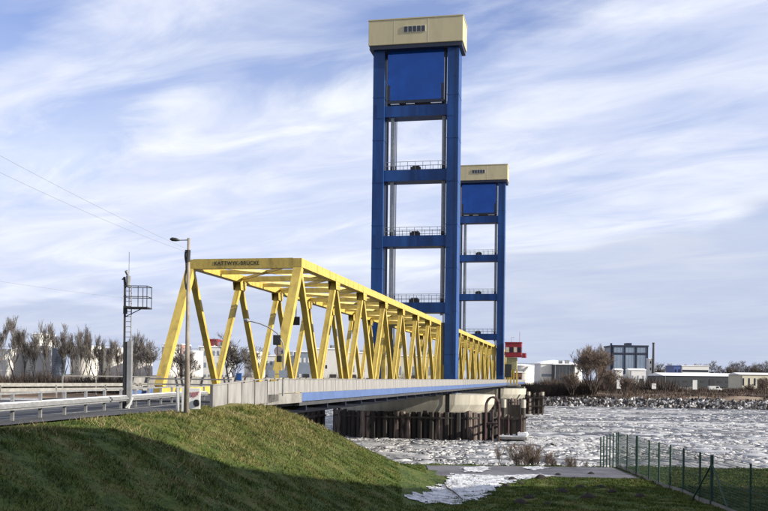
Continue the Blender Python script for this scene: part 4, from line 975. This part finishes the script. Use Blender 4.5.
# ------------------------------------------------------------------ industry across the river
def tank(px0, px1, py, Z, label, m='whiteT', dome=0.10, group=None, base=383.5):
    a = at(px0, py, Z); b = at(px1, py, Z); cx = (a.x + b.x) / 2; r = (b.x - a.x) / 2; z1 = a.z; z0 = EYE - 3.1
    t = thing('storage_tank', label, 'tank', (cx, Z + r, z0), group)
    w = obj('tank_wall', MB().lathe(cx, Z + r, [(r, z0), (r, z1)], 40), MT[m], t)
    obj('tank_roof', MB().lathe(cx, Z + r, [(r * 1.01, z1 + 0.003), (r * 1.01, z1 + 0.12), (r * 0.6, z1 + r * dome * 0.7), (0.05, z1 + r * dome)], 40), MT['snow'], t)
    rg = MB()
    for z in np.linspace(z0 + (z1 - z0) * .3, z1 - 0.3, 3): rg.lathe(cx, Z + r, [(r + 0.05, z), (r + 0.12, z), (r + 0.12, z + 0.15), (r + 0.05, z + 0.15)], 40)
    obj('stiffening_ring', rg, MT[m], t)
    rl = MB()
    for k in range(24): q = 2 * math.pi * k / 24; rl.tube([(cx + r * math.cos(q), Z + r + r * math.sin(q), z1), (cx + r * math.cos(q), Z + r + r * math.sin(q), z1 + 1.1)], 0.05, 4)
    rl.tube([(cx + r * math.cos(2 * math.pi * k / 24), Z + r + r * math.sin(2 * math.pi * k / 24), z1 + 1.1) for k in range(25)], 0.05, 4, cap=False)
    obj('roof_railing', rl, MT['zinc'], t)
    sr = MB()
    for k in range(16): q = math.pi * (1.15 + 0.5 * k / 16); z = z0 + (z1 - z0) * k / 16; sr.box(cx + (r + .5) * math.cos(q) - .5, cx + (r + .5) * math.cos(q) + .5, Z + r + (r + .5) * math.sin(q) - .3, Z + r + (r + .5) * math.sin(q) + .3, z, z + 0.25)
    obj('spiral_stair', sr, MT['zinc'], t)
    return t
def building(px0, px1, py0, Z, label, m, name='industrial_building', depth=18, roof='snow', win=None, wm='glass', base=None, pitched=0.0, yaw=0):
    a = at(px0, py0, Z); b = at(px1, py0, Z); z0 = EYE - 3.1; z1 = a.z if base is None else a.z
    t = thing(name, label, 'building', ((a.x + b.x) / 2, Z + depth / 2, z0))
    w = obj('wall', MB().box(a.x, b.x, Z, Z + depth, z0, z1), MT[m], t)
    if pitched:
        c = (a.x + b.x) / 2; r = MB(); x0, x1 = a.x - .4, b.x + .4; yc = Z + depth / 2
        r.v += [(x0, Z - .4, z1), (x1, Z - .4, z1), (x1, Z + depth + .4, z1), (x0, Z + depth + .4, z1), (x0, yc, z1 + pitched), (x1, yc, z1 + pitched)]
        r.f += [[0, 1, 5, 4], [2, 3, 4, 5], [3, 0, 4], [1, 2, 5], [3, 2, 1, 0]]; obj('roof', r, MT[roof], t)
    else: obj('roof', MB().box(a.x - 0.3, b.x + 0.3, Z - 0.3, Z + depth + 0.3, z1 + 0.003, z1 + 0.5), MT[roof], t)
    if win:
        nx_, nz_, fw, fh = win; W_ = (b.x - a.x); H_ = z1 - z0
        for i in range(nx_):
            for j in range(nz_):
                x = a.x + W_ * (i + 0.5) / nx_; z = z0 + H_ * (j + 0.5) / nz_
                obj('window', MB().box(x - W_ / nx_ * fw / 2, x + W_ / nx_ * fw / 2, Z - 0.06, Z - 0.003, z - H_ / nz_ * fh / 2, z + H_ / nz_ * fh / 2), MT[wm], t)
    rr_ = random.Random(int(px0 * 7 + py0)); W_ = b.x - a.x
    if not pitched and W_ > 8:
        for k in range(2 + int(W_ / 14)):
            x = a.x + W_ * rr_.uniform(0.1, 0.9); w_ = rr_.uniform(0.5, 1.3); obj('roof_vent', MB().box(x - w_, x + w_, Z + 3 + k, Z + 4.6 + k, z1 + 0.503, z1 + 0.5 + rr_.uniform(0.7, 1.8)), MT['zinc'], t)
    if W_ > 6:
        x = a.x + W_ * rr_.uniform(0.2, 0.8); obj('door', MB().box(x - 1.3, x + 1.3, Z - 0.1, Z - 0.063, z0 + 0.5, z0 + 4.2), MT['dark'], t)
        x = a.x + 0.6; obj('downpipe', MB().box(x - 0.12, x + 0.12, Z - 0.3, Z - 0.07, z0, z1), MT['zinc'], t)
    return t
tank(-16, 20, 349, 372, 'white storage tank at the far left behind the bare trees')
tank(24, 49, 346, 372, 'bright white storage tank with a silo behind it, second from the left')
tank(50, 63, 348, 368, 'grey shaded storage tank right of the bright white one', 'greyb')
tank(66, 98, 346, 378, 'broad white storage tank behind the middle of the tree row')
tank(99, 126, 348, 380, 'white storage tank just left of the signal mast')
tank(129, 150, 350, 384, 'white storage tank just right of the signal mast')
tank(160, 178, 347, 372, 'grey white tank seen right of the left end post')
tank(181, 201, 351, 376, 'pale tank behind the lamp post')
tank(243, 264, 352, 376, 'white tank seen through the third pair of diagonals')
building(33, 40, 334, 400, 'tall narrow white silo building rising behind the tanks', 'whiteT', win=(2, 3, 0.4, 0.3))
building(164, 182, 344.5, 405, 'pink brick building top seen beside the lamp post', 'pink', win=(5, 3, 0.4, 0.4))
building(203, 217, 340, 410, 'bright red building seen through the first truss bay', 'red', roof='red', win=(3, 3, 0.4, 0.3), wm='offw')
building(199, 229, 347, 395, 'white warehouse below the red building', 'white', win=(7, 3, 0.5, 0.4), wm='greyb')
building(264, 293, 356, 400, 'long white shed behind the right end post', 'white', win=(6, 2, 0.5, 0.3), wm='greyb')
building(294, 311, 352, 380, 'blue grey industrial hall behind the right end post', 'greyb', win=(4, 2, 0.5, 0.3), wm='white')
building(309, 344, 349, 390, 'large white hall with snowy roof behind the bridge', 'whiteT', win=(1, 1, 0.05, 0.1))
building(346, 372, 353, 395, 'white hall half hidden by the far diagonals', 'whiteT', win=(5, 1, 0.3, 0.2), wm='greyb')
building(374, 440, 356, 400, 'low pale warehouse glimpsed through the densest diagonals', 'offw', win=(9, 1, 0.5, 0.3), wm='greyb')
# right bank
tank(511, 536, 365.5, 420, 'wide pale tank with shaded side right of the red cabin', 'whiteT', 0.14)
building(511, 522, 372.5, 400, 'small brown brick hut right of the far tower foot', 'brick', depth=10, win=(3, 1, 0.4, 0.4))
building(541, 553.5, 364, 430, 'white two storey building between the tank and the dark hall', 'white', win=(1, 1, 0.9, 0.12), wm='greyb')
building(553.7, 575, 364.5, 425, 'dark navy hall left of the large bare tree', 'hall', win=(6, 1, 0.06, 0.8), wm='greyb')
p = at(560, 364, 520)
o = tag(obj('snowy_dome', MB().lathe(p.x, 540, [(16, EYE - 3), (16, p.z - 1.0), (12, p.z + 0.9), (6, p.z + 2.0), (0.1, p.z + 2.6)], 28), MT['snow'], loc=(p.x, 540, EYE - 3), smooth=True), 'snow covered domed roof behind the dark hall', 'building')
# factory with glazed front
def factory():
    Z = 620; a = at(613, 345.5, Z); b = at(647.5, 345.5, Z); z0 = EYE - 3.1; zt = a.z; W_ = b.x - a.x
    t = thing('factory', 'tall blue grey factory with a dark frame and glazed front', 'building', ((a.x + b.x) / 2, Z + 12, z0))
    obj('wall', MB().box(a.x, b.x, Z, Z + 24, z0, zt), MT['greyb'], t)
    FR = MT['navy']; zb = at(630, 374, Z).z; zm = at(630, 353.5, Z).z
    for x in (a.x, a.x + W_ * 0.34, a.x + W_ * 0.67, b.x): obj('frame_column', MB().box(x - 0.3, x + 0.3, Z - 0.7, Z - 0.003, zb, zt - 0.71), FR, t)
    obj('frame_beam', MB().box(a.x - 0.6, b.x + 0.6, Z - 0.72, Z + 24.2, zt - 0.7, zt + 0.3), FR, t); obj('frame_beam', MB().box(a.x + 0.46, b.x - 0.46, Z - 0.65, Z - 0.004, zm - 0.5, zm + 0.4), FR, t)
    for i in range(3):
        for z_a, z_b in ((zb + 0.3, zm - 1), (zm + 0.6, zt - 0.9)):
            x0 = a.x + W_ * (0, .34, .67)[i] + 0.6; x1 = a.x + W_ * (.34, .67, 1)[i] - 0.6; nn = 3
            for k in range(nn):
                obj('facade_panel', MB().box(x0 + (x1 - x0) * k / nn, x0 + (x1 - x0) * (k + 1) / nn - 0.15, Z - 0.25, Z - 0.002, z_a, z_b), mat_panel, t)
    obj('roof_unit', MB().box(a.x + W_ * 0.45, a.x + W_ * 0.60, Z + 5, Z + 12, zt + 0.31, zt + 2.0), FR, t)
    obj('corner_tower', MB().box(a.x - 1.2, a.x - 0.5, Z + 0.1, Z + 3, z0, zt + 1.6), FR, t)
mat_panel = mat('blue_grey_panel', (0.25, 0.32, 0.42), 0.3, var=0.08, vscale=0.1)
factory()
building(604, 613, 359, 640, 'lower brown annex on the left of the factory', 'brick', win=(4, 3, 0.4, 0.4))
for i, (x0, x1, lab) in enumerate([(616, 623, 'small white shed at the foot of the factory, left one'), (630, 646, 'long white shed at the foot of the factory, right one')]): building(x0, x1, 370, 560, lab, 'white', depth=10, win=(3, 1, 0.3, 0.3), wm='greyb', pitched=1.0)
p = at(653.5, 344, 600)
t = thing('chimney_stack', 'slender dark chimney standing right of the factory', 'chimney', (p.x, 600, EYE - 3))
obj('shaft', MB().lathe(p.x, 600, [(0.95, EYE - 3), (0.6, p.z)], 14), MT['dark'], t); obj('crown_ring', MB().lathe(p.x, 600, [(0.8, p.z + 0.003), (0.8, p.z + 0.9)], 14), MT['dark'], t)
building(649, 652.3, 359, 600, 'narrow white block between the factory and the chimney', 'white', depth=6, win=(1, 4, 0.4, 0.4))
building(674, 681, 366, 700, 'blue end block of the white office building', 'bluec', depth=20, roof='bluec', win=(2, 2, 0.5, 0.3))
building(681.2, 709, 366, 700, 'white office building with a dark window band', 'white', depth=20, win=(1, 2, 0.96, 0.22))
building(664, 741, 375.5, 480, 'long low dark hall with snowy roof', 'hall', depth=30, win=(9, 1, 0.5, 0.16), wm='dark', pitched=1.6)
building(740.5, 775, 374.5, 400, 'cream rendered building at the right edge', 'offw', depth=14, win=(6, 1, 0.28, 0.5), pitched=0.9)
for i, (px, lab) in enumerate([(619, 'white sign board on the far bank right of the large bare tree'), (654, 'white sign board below the chimney'), (695, 'pale tall board on the bank before the dark hall')]):
    p = at(px, 381, 340); h = 3.2 if i != 1 else 1.8; z0 = EYE - 4.0
    t = thing('bank_board', lab, 'sign', (p.x, 340, z0)); obj('panel', MB().box(p.x - 0.8, p.x + 0.8, 340, 340.1, z0 + 1.0, z0 + h + 1.2), MT['white'], t)
    obj('support', MB().box(p.x - 0.6, p.x - 0.5, 340.11, 340.2, z0 - .3, z0 + h + 1).box(p.x + 0.5, p.x + 0.6, 340.11, 340.2, z0 - .3, z0 + h + 1), MT['dark'], t)
K = 0
w = thing('bank_wall', 'long low weathered wall on the far bank below the factory', 'wall', (at(660, 385, 350).x, 350, EYE - 4.2))
a = at(628, 384, 352); b = at(694, 384, 352); n = 14
for k in range(n): x0 = a.x + (b.x - a.x) * k / n; obj('wall_panel', MB().box(x0, x0 + (b.x - a.x) / n - 0.12, 352, 352.3, EYE - 4.6, EYE - 2.4 + 0.15 * ((k * 5) % 3)), MT['concd'] if k % 3 else MT['parapet'], w)
rng2 = random.Random(4)
for i, px in enumerate([545, 556, 581, 604, 668, 715]):
    p = at(px, 381, 352); colr = ['white', 'greyb', 'white', 'red', 'dark', 'white'][i]; cn = ['white', 'blue grey', 'white', 'red', 'dark', 'white'][i]
    t = thing('parked_van', '%s van parked on the far bank, %s' % (cn, ['left of the dark hall', 'before the dark hall', 'under the left limbs of the large bare tree', 'right of the large bare tree', 'below the blue end block', 'before the long dark hall'][i]), 'van', (p.x, 352, EYE - 3.7)); z0 = EYE - 3.7
    bd = MB(); bd.prism([(p.x - 2.4, 0), (p.x + 2.4, 0), (p.x + 2.4, 1), (p.x - 2.4, 1)], 0, 1)
    vb = MB(); prof = [(-2.4, .35), (2.4, .35), (2.4, 1.05), (1.7, 1.2), (1.2, 2.0), (-2.3, 2.0), (-2.4, 1.8)]; nb_ = len(prof)
    vb.v = [(p.x + x, 351.1, z0 + z) for x, z in prof] + [(p.x + x, 352.9, z0 + z) for x, z in prof]
    vb.f = [list(range(nb_)), [nb_ + k for k in range(nb_)][::-1]] + [[k, nb_ + k, nb_ + (k + 1) % nb_, (k + 1) % nb_] for k in range(nb_)]
    obj('body', vb, MT[colr], t)
    obj('window', MB().box(p.x + 0.2, p.x + 1.15, 351.05, 351.097, z0 + 1.25, z0 + 1.8), MT['glass'], t)
    for wx in (-1.5, 1.5):
        for wy in (351.02, 352.7): obj('wheel', MB().tube([(p.x + wx, wy, z0 + .33), (p.x + wx, wy + 0.25, z0 + .33)], 0.33, 12), MT['black'], t)

# ------------------------------------------------------------------ grass
K = 640000
Yg = 12 + 48 * rng.random(K) ** 0.72; Xg = rng.uniform(-0.47, 0.47, K) * Yg
gz = ground_z(Xg, Yg); ex = edge_x(Yg)
ok = (Xg > ex + 0.02 + 0.15 * rng.random(K)) & (gz > -7.5) & ~((Xg > 2.4) & (Xg < 13.8) & (Yg > 50.8) & (Yg < 57.4)) & (gz < -1.40)
# line of sight: keep what can be seen or nearly so
ok &= ~((Yg > 52) & (Xg < -8))
Xg, Yg, gz = Xg[ok], Yg[ok], gz[ok]; K = len(Xg)
clump = vnoise(Xg, Yg, 0.55, 51) + 0.7 * vnoise(Xg, Yg, 0.22, 52)
hgt = (0.03 + 0.05 * rng.random(K)) * (1.0 + 0.9 * np.clip(clump, -0.8, 1.6)); tall = sst(-3.6, -1.9, gz) * sst(30, 40, Yg); hgt = hgt * (1 + 1.0 * tall * np.clip(0.5 + vnoise(Xg, Yg, 1.1, 61), 0.1, 1.3))
# nothing grows through the trodden snow
sn = (Xg > 0.8) & (Xg < 8.0) & (Yg > 37.5) & (Yg < 51) & (Xg < 1.0 + (Yg - 37.5) * 0.55) & (rng.random(K) < 0.93)
Xg, Yg, gz, hgt = Xg[~sn], Yg[~sn], gz[~sn], hgt[~sn]; K = len(Xg)
blades('grass', Xg, Yg, gz + EYE, hgt, 0.012 + 0.0007 * Yg, GB, 0.7, label='rough winter grass on the embankment and the flat below')

# straw left standing from last summer
sel = (rng.random(K) < 0.10) & (sst(-4.2, -2.0, gz) * np.clip(0.4 + vnoise(Xg, Yg, 1.3, 62), 0, 1.3) > 0.55 * rng.random(K) + 0.1) & (Yg > 24)
Xs, Ys, gs = Xg[sel], Yg[sel], gz[sel]
blades('dead_grass', Xs, Ys, gs + EYE, rng.uniform(0.08, 0.24, len(Xs)), 0.010 + 0.0006 * Ys, mat('straw', (0.34, 0.28, 0.13), 0.9, vscale=1.5, col2=(0.20, 0.15, 0.07)), 0.8, label='pale dead grass stalks along the top of the embankment')
# molehills on the right
MH = [(512, 480, 1.0), (520, 484, .8), (541, 478, 1.1), (574, 479, .7), (566, 484, .6), (580, 488, .9), (562, 492, 1.1), (601, 487, .7), (588, 498, 1.2), (612, 492, .8), (529, 498, .9), (520, 503, 1.1), (548, 505, .8), (640, 497, 1.0), (506, 486, .7), (558, 475, .6), (591, 474, .7)]
for i, (px, py, s) in enumerate(MH):
    for Z in np.arange(18, 60, 0.1):
        p = at(px, py, Z)
        if p.z - EYE <= zrel(p.x, p.y): break
    m = MB(); r0 = 0.30 * s; n = 14
    for rr, hh in ((1.0, -0.04), (0.82, 0.04), (0.5, 0.11), (0.2, 0.14)):
        for k in range(n): q = 2 * math.pi * k / n; j = random.uniform(0.85, 1.15); m.v.append((p.x + r0 * rr * j * math.cos(q), p.y + r0 * rr * j * math.sin(q), EYE + zrel(p.x, p.y) + hh * s * random.uniform(0.8, 1.2) + 0.02))
    for a_ in range(3):
        for k in range(n): k2 = (k + 1) % n; m.f.append([a_ * n + k, a_ * n + k2, (a_ + 1) * n + k2, (a_ + 1) * n + k])
    m.f.append([3 * n + k for k in range(n)])
    lab = '%s dark molehill from the left on the flat grass at the lower right' % ORD[sorted(MH).index((px, py, s))]
    tag(obj('molehill', m, MT['soil'], loc=(p.x, p.y, EYE + zrel(p.x, p.y)), smooth=True), lab, 'molehill', 'molehills in the grass on the right' if px > 400 else None)
# fallen branch on the snow
p0 = at(440, 484, 47); p0.z = EYE - 5.1
def onground(px, py, up=0.06):
    for Z in np.arange(18, 60, 0.05):
        p = at(px, py, Z)
        if p.z - EYE <= zrel(p.x, p.y): break
    p.z = EYE + zrel(p.x, p.y) + up; return p
br_pts = [onground(443, 483, .12), onground(447, 489), onground(454, 494, .1), onground(462, 500)]
tag(obj('fallen_branch', MB().tube(br_pts, [0.02, 0.035, 0.03, 0.015], 6).tube([br_pts[1], onground(452, 488, .15)], 0.015, 5).tube([br_pts[0], onground(441, 480, .3)], 0.012, 5), MT['bark'], loc=br_pts[1]), 'dark fallen branch lying on the trodden snow', 'branch')

# ------------------------------------------------------------------ unseen block added right of the frame, outline fitted to the foreground shadow
HP = [(11.3, -12), (11.3, 19.8), (13.4, 21.9), (21.7, 23.8), (36.4, 36.9), (75, 39.8), (75, -12)]
t = thing('shadow_caster', 'unseen brown brick block added beside the camera to throw the foreground shadow', 'building', (40, 10, EYE - 5.3))
obj('wall', MB().prism(HP, EYE - 5.6, EYE + 6.4), MT['brick'], t)
obj('roof', MB().prism([(x - (0.2 if x < 40 else 0), y) for x, y in HP], EYE + 6.403, EYE + 6.8), MT['dark'], t)
for k in range(8):
    y = -9 + k * 3.4
    for z in (-0.5, 3.2): obj('window', MB().box(11.23, 11.295, y, y + 1.6, EYE + z, EYE + z + 1.9), MT['glass'], t)
for o in bpy.data.objects:
    if '_o' in o: del o['_o']
